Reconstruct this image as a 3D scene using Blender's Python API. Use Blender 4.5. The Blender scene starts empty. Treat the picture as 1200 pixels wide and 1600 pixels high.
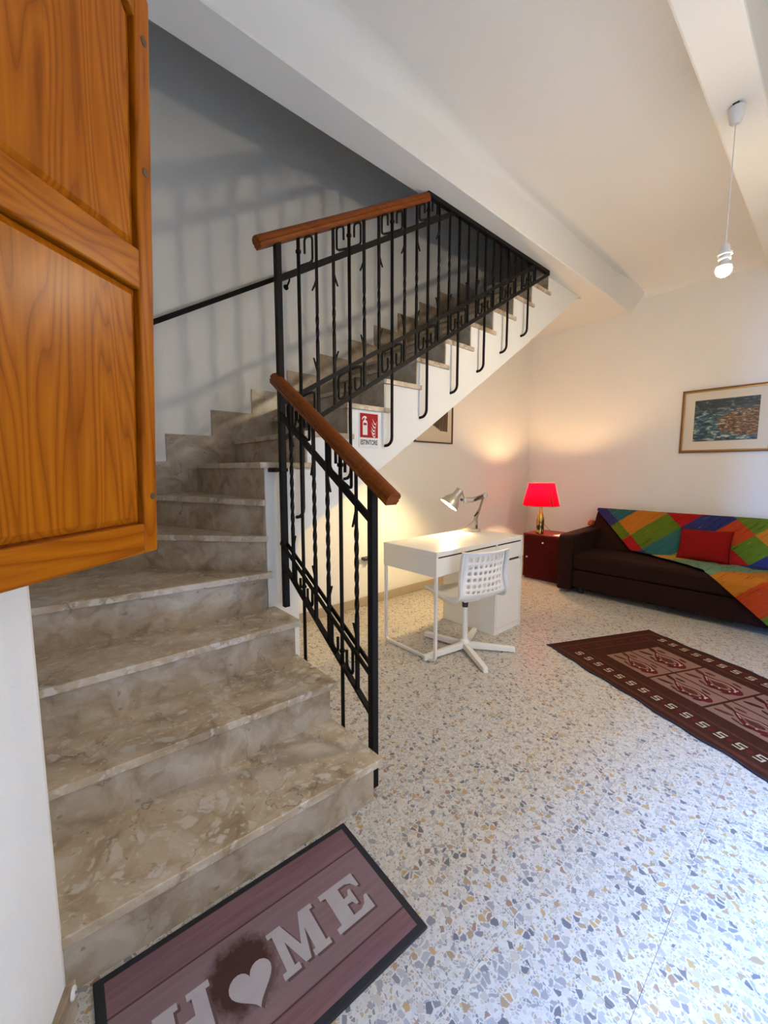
import bpy, bmesh, math, random
from mathutils import Vector, Matrix, noise
random.seed(7)
C = bpy.context.scene.collection
S = bpy.context.scene

# ------------------------------------------------------------------ camera
cam_d = bpy.data.cameras.new('camera'); cam = bpy.data.objects.new('camera', cam_d); C.objects.link(cam)
YAW, PITCH, CH, FPX = math.radians(41.3), math.radians(5.95), 1.28, 633.0
cam.location = (0, 0, CH)
cam.rotation_euler = (math.pi/2 - PITCH, 0, -YAW)
cam_d.sensor_fit = 'HORIZONTAL'; cam_d.sensor_width = 36.0
cam_d.lens = FPX/1200.0*36.0
cam_d.clip_start = 0.02
S.camera = cam

# ------------------------------------------------------------------ daylight, exposure
DOOR = (0.38, 1.88, 2.44)          # x0, x1, height of the glazed entrance behind the camera
YF = -0.58                          # inner face of front wall
w = bpy.data.worlds.new('sky'); S.world = w; w.use_nodes = True
bg = w.node_tree.nodes['Background']
bg.inputs[0].default_value = (0.20, 0.44, 1.0, 1); bg.inputs[1].default_value = 158.0
pl = bpy.data.lights.new('door_portal', 'AREA'); pl.shape = 'RECTANGLE'
pl.size = DOOR[1]-DOOR[0]; pl.size_y = DOOR[2]
pl.cycles.is_portal = True
po = bpy.data.objects.new('door_portal', pl); C.objects.link(po)
po.location = ((DOOR[0]+DOOR[1])/2, YF-0.27, DOOR[2]/2); po.rotation_euler = (math.pi/2, 0, 0)
PENDANT_W, DESK_W, TABLE_W = 66.0, 55.0, 58.0
S.view_settings.view_transform = 'Standard'; S.view_settings.look = 'None'
S.view_settings.gamma = 1.0; S.view_settings.use_curve_mapping = False
S.view_settings.exposure = -0.54

# ------------------------------------------------------------------ material helpers
def new_mat(name):
    m = bpy.data.materials.new(name); m.use_nodes = True
    nt = m.node_tree; b = nt.nodes['Principled BSDF']
    return m, nt, b
def N(nt, t, **kw):
    n = nt.nodes.new(t)
    for k, v in kw.items():
        if k in n.inputs.keys(): n.inputs[k].default_value = v
        else: setattr(n, k, v)
    return n
def L(nt, a, b): nt.links.new(a, b)
def ramp(nt, fac, stops, interp='LINEAR'):
    r = nt.nodes.new('ShaderNodeValToRGB'); r.color_ramp.interpolation = interp
    el = r.color_ramp.elements
    while len(el) < len(stops): el.new(0.5)
    for e, (p, c) in zip(el, stops): e.position = p; e.color = (*c, 1)
    L(nt, fac, r.inputs[0]); return r.outputs[0]
def mixc(nt, fac, a, b, mode='MIX'):
    m = nt.nodes.new('ShaderNodeMix'); m.data_type = 'RGBA'; m.blend_type = mode
    for s, v in ((0, fac), (6, a), (7, b)):
        if hasattr(v, 'is_output'): L(nt, v, m.inputs[s])
        elif s == 0: m.inputs[0].default_value = v
        else: m.inputs[s].default_value = (*v, 1)
    return m.outputs[2]
def math_n(nt, op, a, b=None):
    m = nt.nodes.new('ShaderNodeMath'); m.operation = op
    for i, v in enumerate((a, b)):
        if v is None: continue
        if hasattr(v, 'is_output'): L(nt, v, m.inputs[i])
        else: m.inputs[i].default_value = v
    return m.outputs[0]
def coords(nt, kind='Object', scale=(1, 1, 1), rot=(0, 0, 0)):
    if kind == 'World': o = nt.nodes.new('ShaderNodeNewGeometry').outputs['Position']
    else: o = nt.nodes.new('ShaderNodeTexCoord').outputs[kind]
    mp = nt.nodes.new('ShaderNodeMapping'); mp.inputs['Scale'].default_value = scale; mp.inputs['Rotation'].default_value = rot
    L(nt, o, mp.inputs[0]); return mp.outputs[0]
def noise_n(nt, vec, scale, detail=3, rough=0.5, dist=0.0):
    n = nt.nodes.new('ShaderNodeTexNoise'); L(nt, vec, n.inputs['Vector'])
    n.inputs['Scale'].default_value = scale; n.inputs['Detail'].default_value = detail
    n.inputs['Roughness'].default_value = rough; n.inputs['Distortion'].default_value = dist
    return n
def bump(nt, b, h, strength=0.2, dist=0.01):
    n = nt.nodes.new('ShaderNodeBump'); n.inputs['Strength'].default_value = strength; n.inputs['Distance'].default_value = dist
    L(nt, h, n.inputs['Height']); L(nt, n.outputs[0], b.inputs['Normal'])
def simple(name, col, rough=0.5, metal=0.0, bumps=None, var=0.0, vscale=20, spec=None):
    m, nt, b = new_mat(name)
    b.inputs['Roughness'].default_value = rough; b.inputs['Metallic'].default_value = metal
    if spec is not None: b.inputs['Specular IOR Level'].default_value = spec
    v = coords(nt)
    n = noise_n(nt, v, vscale, 4)
    if var > 0:
        c = mixc(nt, n.outputs[0], tuple(x*(1-var) for x in col), tuple(min(1, x*(1+var)) for x in col)); L(nt, c, b.inputs['Base Color'])
    else: b.inputs['Base Color'].default_value = (*col, 1)
    if bumps:
        n2 = noise_n(nt, v, bumps[0], 5); bump(nt, b, n2.outputs[0], bumps[1], bumps[2])
    return m

def plaster(name, col):
    m, nt, b = new_mat(name); b.inputs['Roughness'].default_value = 0.75; b.inputs['Specular IOR Level'].default_value = 0.25
    v = coords(nt, 'World')
    n = noise_n(nt, v, 1.7, 3); c = mixc(nt, n.outputs[0], tuple(x*0.96 for x in col), tuple(min(1, x*1.03) for x in col)); L(nt, c, b.inputs['Base Color'])
    n2 = noise_n(nt, v, 9.0, 6, 0.6); bump(nt, b, n2.outputs[0], 0.25, 0.012)
    return m
M = {}
M['plaster'] = plaster('white_plaster', (0.79, 0.775, 0.715))
M['ceiling'] = plaster('ceiling_plaster', (0.78, 0.77, 0.72))
M['shaft'] = plaster('stairwell_plaster', (0.74, 0.71, 0.64))

# marble (beige breccia) for the steps
def marble(name, tint=1.0, fine=False):
    m, nt, b = new_mat(name); b.inputs['Roughness'].default_value = 0.30
    v = coords(nt, 'World')
    n0 = noise_n(nt, v, 4.0, 5, 0.6)
    add = nt.nodes.new('ShaderNodeVectorMath'); add.operation = 'MULTIPLY_ADD'
    L(nt, n0.outputs['Color'], add.inputs[0]); add.inputs[1].default_value = (0.22, 0.22, 0.22); L(nt, v, add.inputs[2])
    n1 = noise_n(nt, add.outputs[0], 7.0, 8, 0.62, 0.6)
    t = tint
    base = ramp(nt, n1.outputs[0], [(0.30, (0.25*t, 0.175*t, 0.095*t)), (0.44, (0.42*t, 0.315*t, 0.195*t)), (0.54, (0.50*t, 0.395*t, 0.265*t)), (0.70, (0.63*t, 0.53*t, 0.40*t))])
    vo = nt.nodes.new('ShaderNodeTexVoronoi'); vo.feature = 'SMOOTH_F1'; vo.inputs['Smoothness'].default_value = 0.25
    vo.inputs['Scale'].default_value = 19.0 if not fine else 9.0; L(nt, add.outputs[0], vo.inputs['Vector'])
    sep = nt.nodes.new('ShaderNodeSeparateColor'); L(nt, vo.outputs['Color'], sep.inputs[0])
    mk = ramp(nt, sep.outputs[0], [(0.52, (0, 0, 0)), (0.60, (0.85, 0.85, 0.85))])
    mk2 = ramp(nt, vo.outputs['Distance'], [(0.28, (1, 1, 1)), (0.42, (0, 0, 0))])
    clast = mixc(nt, 1.0, mk, mk2, 'MULTIPLY')
    if fine: clast = mixc(nt, 1.0, clast, (0.35, 0.35, 0.35), 'MULTIPLY')
    col = mixc(nt, clast, base, (0.62*t, 0.55*t, 0.455*t))
    vo2 = nt.nodes.new('ShaderNodeTexVoronoi'); vo2.inputs['Scale'].default_value = 46.0 if not fine else 26.0; L(nt, add.outputs[0], vo2.inputs['Vector'])
    s2 = nt.nodes.new('ShaderNodeSeparateColor'); L(nt, vo2.outputs['Color'], s2.inputs[0])
    k2 = mixc(nt, 1.0, ramp(nt, s2.outputs[0], [(0.62, (0, 0, 0)), (0.66, (0.7, 0.7, 0.7))]), ramp(nt, vo2.outputs['Distance'], [(0.30, (1, 1, 1)), (0.45, (0, 0, 0))]), 'MULTIPLY')
    if fine: k2 = mixc(nt, 1.0, k2, (0.30, 0.30, 0.30), 'MULTIPLY')
    col = mixc(nt, k2, col, (0.60*t, 0.54*t, 0.44*t))
    k3 = mixc(nt, 1.0, ramp(nt, s2.outputs[1], [(0.86, (0, 0, 0)), (0.88, (0.55, 0.55, 0.55))]), ramp(nt, vo2.outputs['Distance'], [(0.16, (1, 1, 1)), (0.30, (0, 0, 0))]), 'MULTIPLY')
    col = mixc(nt, k3, col, (0.17*t, 0.12*t, 0.07*t))
    # dark hairline veins
    n2 = noise_n(nt, add.outputs[0], 2.6, 4, 0.55)
    vv = math_n(nt, 'ABSOLUTE', math_n(nt, 'SUBTRACT', n2.outputs[0], 0.5))
    vm = ramp(nt, vv, [(0.0, (1, 1, 1)), (0.006, (0, 0, 0))])
    n3 = noise_n(nt, v, 3.0, 2); gate = ramp(nt, n3.outputs[0], [(0.44, (0, 0, 0)), (0.56, (0.8, 0.8, 0.8))])
    vmg = mixc(nt, 1.0, vm, gate, 'MULTIPLY')
    col = mixc(nt, vmg, col, (0.13*t, 0.095*t, 0.06*t)); L(nt, col, b.inputs['Base Color'])
    n4 = noise_n(nt, v, 60, 3); bump(nt, b, n4.outputs[0], 0.05, 0.002)
    return m
M['tread'] = marble('beige_breccia_marble', 1.0)
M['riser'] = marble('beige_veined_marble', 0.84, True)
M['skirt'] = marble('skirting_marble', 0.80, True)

# terrazzo
def terrazzo():
    m, nt, b = new_mat('terrazzo'); b.inputs['Roughness'].default_value = 0.30; b.inputs['Specular IOR Level'].default_value = 0.24
    v = coords(nt, 'World')
    n0 = noise_n(nt, v, 30.0, 2, 0.5)
    add = nt.nodes.new('ShaderNodeVectorMath'); add.operation = 'MULTIPLY_ADD'
    L(nt, n0.outputs['Color'], add.inputs[0]); add.inputs[1].default_value = (0.018, 0.018, 0); L(nt, v, add.inputs[2])
    def layer(scale, thr, seed):
        mp = nt.nodes.new('ShaderNodeMapping'); mp.inputs['Location'].default_value = (seed, seed*0.7, 0); mp.inputs['Scale'].default_value = (1, 1, 0)
        L(nt, add.outputs[0], mp.inputs[0])
        a = nt.nodes.new('ShaderNodeTexVoronoi'); a.voronoi_dimensions = '2D'; a.inputs['Scale'].default_value = scale; L(nt, mp.outputs[0], a.inputs['Vector'])
        e = nt.nodes.new('ShaderNodeTexVoronoi'); e.voronoi_dimensions = '2D'; e.feature = 'DISTANCE_TO_EDGE'; e.inputs['Scale'].default_value = scale; L(nt, mp.outputs[0], e.inputs['Vector'])
        s = nt.nodes.new('ShaderNodeSeparateColor'); L(nt, a.outputs['Color'], s.inputs[0])
        edge = ramp(nt, e.outputs['Distance'], [(thr, (0, 0, 0)), (thr+0.03, (1, 1, 1))])
        return s, edge
    s1, e1 = layer(54.0, 0.10, 0.0)
    s2, e2 = layer(120.0, 0.10, 3.1)
    chip = [(0.0, (0.46, 0.41, 0.34)), (0.18, (0.30, 0.285, 0.28)), (0.32, (0.52, 0.48, 0.42)), (0.44, (0.36, 0.25, 0.15)), (0.53, (0.38, 0.36, 0.34)), (0.66, (0.55, 0.49, 0.42)), (0.74, (0.22, 0.21, 0.22)), (0.82, (0.44, 0.29, 0.13)), (0.88, (0.30, 0.19, 0.14)), (0.93, (0.15, 0.145, 0.16))]
    c1 = ramp(nt, s1.outputs[0], chip, 'CONSTANT'); c2 = ramp(nt, s2.outputs[1], chip, 'CONSTANT')
    matrix = (0.57, 0.545, 0.48)
    k2 = mixc(nt, 1.0, e2, ramp(nt, s2.outputs[0], [(0.22, (0, 0, 0)), (0.23, (0.8, 0.8, 0.8))], 'CONSTANT'), 'MULTIPLY')
    col = mixc(nt, k2, matrix, c2)
    k1 = mixc(nt, 1.0, e1, ramp(nt, s1.outputs[1], [(0.50, (0, 0, 0)), (0.51, (1, 1, 1))], 'CONSTANT'), 'MULTIPLY')
    col = mixc(nt, k1, col, c1)
    L(nt, col, b.inputs['Base Color'])
    return m
M['terrazzo'] = terrazzo()
M['grout'] = simple('terrazzo_grout', (0.42, 0.38, 0.33), 0.6)

def wood(name, c_dark, c_mid, c_light, axis='Z', rough=0.28, scale=1.0):
    m, nt, b = new_mat(name); b.inputs['Roughness'].default_value = rough
    b.inputs['Specular IOR Level'].default_value = 0.14
    sc = {'Z': (9, 9, 0.8), 'X': (0.8, 9, 9), 'Y': (9, 0.8, 9)}[axis]
    v = coords(nt, 'Object', tuple(s*scale for s in sc))
    n = noise_n(nt, v, 1.0, 2, 0.4, 0.3)
    f = math_n(nt, 'FRACT', math_n(nt, 'MULTIPLY', n.outputs[0], 22.0))
    rg = ramp(nt, f, [(0.0, c_mid), (0.40, c_light), (0.75, c_mid), (0.94, tuple(x*0.55+y*0.45 for x, y in zip(c_dark, c_mid))), (1.0, c_mid)])
    sf = {'Z': (140, 140, 2.2), 'X': (2.2, 140, 140), 'Y': (140, 2.2, 140)}[axis]
    v2 = coords(nt, 'Object', sf); n2 = noise_n(nt, v2, 1.0, 2)
    fine = ramp(nt, n2.outputs[0], [(0.35, (0.82, 0.80, 0.78)), (0.6, (1, 1, 1))])
    col = mixc(nt, 0.8, rg, fine, 'MULTIPLY'); L(nt, col, b.inputs['Base Color'])
    bump(nt, b, n2.outputs[0], 0.06, 0.002)
    return m
PINE = ((0.17, 0.033, 0.001), (0.33, 0.080, 0.002), (0.40, 0.110, 0.003))
M['pine_v'] = wood('varnished_pine', *PINE, 'Z')
M['pine_h'] = wood('varnished_pine_rail', *PINE, 'X')
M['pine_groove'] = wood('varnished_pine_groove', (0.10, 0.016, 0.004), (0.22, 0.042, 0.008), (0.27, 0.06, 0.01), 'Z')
M['handrail'] = wood('reddish_brown_wood', (0.14, 0.031, 0.005), (0.195, 0.044, 0.006), (0.225, 0.055, 0.008), 'X', 0.42, 0.5)
M['iron'] = simple('black_iron', (0.007, 0.0055, 0.005), 0.55, 0.0, (90, 0.15, 0.002), 0.3, 20, 0.16)
M['laminate'] = simple('white_laminate', (0.80, 0.78, 0.73), 0.32)
M['steel_white'] = simple('white_painted_steel', (0.80, 0.78, 0.74), 0.35)
M['plastic'] = simple('white_plastic', (0.86, 0.84, 0.80), 0.30)
M['gap'] = simple('gap_shade', (0.03, 0.018, 0.01), 0.8)  # dark colour for the shade inside the open desk slots
M['black_plastic'] = simple('black_plastic', (0.015, 0.015, 0.016), 0.4)
M['chrome'] = simple('brushed_steel', (0.36, 0.32, 0.26), 0.35, 0.8)
M['lamp_paint'] = simple('silver_lamp_paint', (0.50, 0.46, 0.40), 0.35, 0.55)
M['dark_iron'] = simple('dark_spring', (0.06, 0.04, 0.03), 0.5, 0.4)
M['sofa'] = simple('dark_brown_velour', (0.016, 0.0045, 0.003), 0.9, 0.0, (160, 0.3, 0.003), 0.35, 6, 0.15)
M['cushion'] = simple('red_cotton', (0.20, 0.006, 0.005), 0.9, 0.0, (300, 0.3, 0.002), 0.12, 8, 0.1)
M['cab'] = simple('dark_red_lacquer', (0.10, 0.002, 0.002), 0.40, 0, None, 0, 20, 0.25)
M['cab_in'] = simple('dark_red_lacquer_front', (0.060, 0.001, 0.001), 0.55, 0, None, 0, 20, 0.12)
M['knob'] = simple('pale_knob', (0.75, 0.62, 0.58), 0.3)
M['gold'] = simple('gilded_wood', (0.42, 0.25, 0.075), 0.35, 0.7, (60, 0.2, 0.002), 0.2)
M['gold_dark'] = simple('aged_gilt', (0.20, 0.085, 0.03), 0.45, 0.4, None, 0.2)
M['mount'] = simple('cream_mount', (0.66, 0.60, 0.47), 0.8)
M['frame_dark'] = simple('dark_mahogany_frame', (0.06, 0.022, 0.012), 0.4)
M['paper'] = simple('print_paper', (0.62, 0.54, 0.38), 0.85)
M['white_cap'] = simple('white_enamel', (0.78, 0.77, 0.74), 0.4)
M['sign_white'] = simple('sign_white', (0.72, 0.71, 0.69), 0.4)
M['sign_red'] = simple('sign_red', (0.36, 0.003, 0.006), 0.55, 0, None, 0, 20, 0.2)
M['sign_black'] = simple('sign_lettering', (0.02, 0.02, 0.02), 0.5)
M['baseboard'] = simple('beige_stone_baseboard', (0.44, 0.36, 0.25), 0.4, 0, None, 0.18, 9)
M['dark_plug'] = simple('dark_wood_plug', (0.08, 0.035, 0.012), 0.5)
M['mat_edge'] = simple('black_rubber_edge', (0.010, 0.011, 0.016), 0.7, 0, (200, 0.3, 0.002))
M['mat_letter'] = simple('printed_letter', (0.40, 0.36, 0.36), 0.9, 0, None, 0.12, 25)
M['mat_shade'] = simple('printed_letter_edge', (0.10, 0.055, 0.05), 0.9)
M['rug_brown'] = simple('rug_brown_wool', (0.050, 0.015, 0.008), 0.95, 0, (350, 0.6, 0.004), 0.35, 40, 0.1)
M['rug_mid'] = simple('rug_madder_wool', (0.085, 0.026, 0.014), 0.95, 0, (350, 0.6, 0.004), 0.4, 60, 0.1)
M['rug_field'] = simple('rug_rose_tan_wool', (0.23, 0.125, 0.085), 0.95, 0, (350, 0.6, 0.004), 0.15, 60, 0.1)
M['rug_red'] = simple('rug_wine_red_wool', (0.105, 0.012, 0.012), 0.95, 0, None, 0.3, 60, 0.1)
M['rug_cream'] = simple('rug_cream_wool', (0.46, 0.37, 0.25), 0.95, 0, None, 0.2, 60, 0.1)
M['rug_line'] = simple('rug_dark_line_wool', (0.045, 0.017, 0.012), 0.95, 0, None, 0.2, 60, 0.1)
M['rug_edge'] = simple('rug_navy_edge', (0.010, 0.012, 0.030), 0.9)
M['outdoor'] = simple('outdoor_paving', (0.15, 0.09, 0.05), 0.9, 0, None, 0.15, 3)
M['terracotta_cloth'] = simple('orange_cotton', (0.30, 0.065, 0.02), 0.9)
M['grey_plug'] = simple('grey_cable', (0.16, 0.13, 0.09), 0.5)

M['unseen_facade'] = simple('terracotta_house_plaster', (0.20, 0.085, 0.032), 0.9, 0, None, 0.1, 2)

def emit(name, col, strength):
    m, nt, b = new_mat(name)
    b.inputs['Base Color'].default_value = (0.9, 0.9, 0.9, 1)
    b.inputs['Emission Color'].default_value = (*col, 1); b.inputs['Emission Strength'].default_value = strength
    return m
def lampmat(name, watts, area, col): return emit(name, col, watts/(math.pi*area))

def shade_mat():
    m, nt, b = new_mat('red_shade_fabric'); nt.nodes.remove(b)
    out = nt.nodes['Material Output']
    v = coords(nt, 'Object'); n = noise_n(nt, v, 120, 2)
    c = mixc(nt, n.outputs[0], (0.66, 0.0005, 0.006), (0.76, 0.0008, 0.009))
    d = nt.nodes.new('ShaderNodeBsdfDiffuse'); t = nt.nodes.new('ShaderNodeBsdfTranslucent')
    L(nt, c, d.inputs[0]); L(nt, c, t.inputs[0])
    mx = nt.nodes.new('ShaderNodeMixShader'); mx.inputs[0].default_value = 0.55
    L(nt, d.outputs[0], mx.inputs[1]); L(nt, t.outputs[0], mx.inputs[2]); L(nt, mx.outputs[0], out.inputs[0])
    return m
M['shade'] = shade_mat()
M['shade_trim'] = simple('dark_red_trim', (0.22, 0.004, 0.010), 0.8)

def bottle_mat():
    m, nt, b = new_mat('golden_bottle_glass')
    v = coords(nt, 'Object'); n = noise_n(nt, v, 22, 3, 0.6, 0.8)
    sep = nt.nodes.new('ShaderNodeSeparateXYZ'); L(nt, v, sep.inputs[0])
    low = ramp(nt, sep.outputs[2], [(0.12, (1, 1, 1)), (0.20, (0, 0, 0))])
    mk = mixc(nt, 1.0, low, ramp(nt, n.outputs[0], [(0.46, (0, 0, 0)), (0.54, (1, 1, 1))]), 'MULTIPLY')
    c = mixc(nt, mk, (0.55, 0.36, 0.08), (0.03, 0.03, 0.02)); L(nt, c, b.inputs['Base Color'])
    b.inputs['Metallic'].default_value = 0.85; b.inputs['Roughness'].default_value = 0.16
    return m
M['bottle'] = bottle_mat()

def throw_mat():
    m, nt, b = new_mat('patchwork_cotton'); b.inputs['Roughness'].default_value = 0.92; b.inputs['Specular IOR Level'].default_value = 0.1
    at = nt.nodes.new('ShaderNodeVertexColor'); at.layer_name = 'patch'
    v = coords(nt, 'Object', (1, 1, 1)); 
    mr = nt.nodes.new('ShaderNodeMapping'); mr.inputs['Rotation'].default_value = (math.radians(-45), 0, 0); L(nt, v, mr.inputs[0])
    mp = nt.nodes.new('ShaderNodeMapping'); mp.inputs['Scale'].default_value = (8, 75, 6)
    L(nt, mr.outputs[0], mp.inputs[0]); n = noise_n(nt, mp.outputs[0], 1.0, 4, 0.6)
    st = ramp(nt, n.outputs[0], [(0.32, (0.55, 0.5, 0.45)), (0.44, (0.95, 0.95, 0.95)), (0.62, (1, 1, 1)), (0.72, (1.0, 1.0, 1.0))])
    c = mixc(nt, 1.0, at.outputs[0], st, 'MULTIPLY')
    pale = ramp(nt, n.outputs[0], [(0.66, (0, 0, 0)), (0.74, (0.45, 0.45, 0.45))])
    c = mixc(nt, pale, c, (0.5, 0.42, 0.33)); L(nt, c, b.inputs['Base Color'])
    n2 = noise_n(nt, v, 14, 4); bump(nt, b, n2.outputs[0], 0.35, 0.02)
    return m
M['throw'] = throw_mat()

def mat_print():
    m, nt, b = new_mat('printed_wood_planks'); b.inputs['Roughness'].default_value = 0.92; b.inputs['Specular IOR Level'].default_value = 0.15
    v = coords(nt, 'Object')
    sep = nt.nodes.new('ShaderNodeSeparateXYZ'); L(nt, v, sep.inputs[0])
    vs = coords(nt, 'Object', (3, 60, 1)); n = noise_n(nt, vs, 1.0, 4, 0.6)
    vs2 = coords(nt, 'Object', (2, 5, 1)); n2 = noise_n(nt, vs2, 2.0, 3, 0.5)
    g = ramp(nt, n.outputs[0], [(0.3, (0.15, 0.066, 0.062)), (0.55, (0.23, 0.12, 0.118)), (0.75, (0.30, 0.175, 0.17))])
    g = mixc(nt, n2.outputs[0], g, (0.17, 0.10, 0.115))
    # central plank paler
    ay = math_n(nt, 'ABSOLUTE', math_n(nt, 'ADD', sep.outputs[1], 0.229))
    pal = ramp(nt, ay, [(0.118, (0.45, 0.45, 0.45)), (0.125, (0, 0, 0))])
    g = mixc(nt, pal, g, (0.25, 0.18, 0.18))
    ln = math_n(nt, 'ABSOLUTE', math_n(nt, 'SUBTRACT', ay, 0.122))
    lm = ramp(nt, ln, [(0.0015, (1, 1, 1)), (0.004, (0, 0, 0))])
    g = mixc(nt, lm, g, (0.045, 0.02, 0.02))
    # dark fur-like print beside the heart
    dx = math_n(nt, 'ADD', sep.outputs[0], 0.445); dy = math_n(nt, 'ADD', sep.outputs[1], 0.215)
    r = math_n(nt, 'SQRT', math_n(nt, 'ADD', math_n(nt, 'POWER', dx, 2.0), math_n(nt, 'POWER', dy, 2.0)))
    n3 = noise_n(nt, v, 45, 5, 0.7); rr = math_n(nt, 'ADD', r, math_n(nt, 'MULTIPLY', math_n(nt, 'SUBTRACT', n3.outputs[0], 0.5), 0.06))
    bl = ramp(nt, rr, [(0.066, (0.9, 0.9, 0.9)), (0.098, (0, 0, 0))])
    g = mixc(nt, bl, g, (0.05, 0.018, 0.012)); L(nt, g, b.inputs['Base Color'])
    return m
M['mat_print'] = mat_print()

def seascape():
    m, nt, b = new_mat('seascape_paint'); b.inputs['Roughness'].default_value = 0.5
    v = coords(nt, 'Generated'); sep = nt.nodes.new('ShaderNodeSeparateXYZ'); L(nt, v, sep.inputs[0])
    mp = nt.nodes.new('ShaderNodeMapping'); mp.inputs['Scale'].default_value = (1, 5, 11); L(nt, v, mp.inputs[0])
    n = noise_n(nt, mp.outputs[0], 1.3, 6, 0.65, 0.8)
    sea = ramp(nt, n.outputs[0], [(0.36, (0.004, 0.008, 0.012)), (0.46, (0.012, 0.04, 0.06)), (0.52, (0.04, 0.11, 0.15)), (0.57, (0.10, 0.16, 0.13)), (0.64, (0.50, 0.52, 0.42))])
    top = ramp(nt, sep.outputs[2], [(0.62, (0, 0, 0)), (0.80, (0.75, 0.75, 0.75))])
    sea = mixc(nt, top, sea, (0.018, 0.022, 0.015))
    n2 = noise_n(nt, mp.outputs[0], 2.4, 5, 0.7)
    rock = ramp(nt, n2.outputs[0], [(0.36, (0.012, 0.006, 0.003)), (0.48, (0.11, 0.048, 0.012)), (0.58, (0.27, 0.14, 0.045)), (0.68, (0.6, 0.5, 0.34))])
    # rock mass lies towards low y (the right of the picture)
    dx = math_n(nt, 'SUBTRACT', sep.outputs[1], 0.14); dz = math_n(nt, 'SUBTRACT', sep.outputs[2], 0.42)
    r = math_n(nt, 'ADD', math_n(nt, 'POWER', math_n(nt, 'MULTIPLY', dx, 2.0), 2.0), math_n(nt, 'POWER', math_n(nt, 'MULTIPLY', dz, 3.0), 2.0))
    r = math_n(nt, 'ADD', r, math_n(nt, 'MULTIPLY', math_n(nt, 'SUBTRACT', n.outputs[0], 0.5), 3.0))
    k = ramp(nt, r, [(0.75, (1, 1, 1)), (1.0, (0, 0, 0))])
    L(nt, mixc(nt, k, sea, rock), b.inputs['Base Color'])
    return m
M['seascape'] = seascape()
def ink():
    m, nt, b = new_mat('brown_ink_wash'); b.inputs['Roughness'].default_value = 0.8
    v = coords(nt, 'Object', (60, 1, 3)); n = noise_n(nt, v, 1.0, 4, 0.6)
    L(nt, ramp(nt, n.outputs[0], [(0.3, (0.035, 0.022, 0.012)), (0.55, (0.09, 0.06, 0.032)), (0.75, (0.22, 0.15, 0.08))]), b.inputs['Base Color'])
    return m
M['ink'] = ink()

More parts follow.
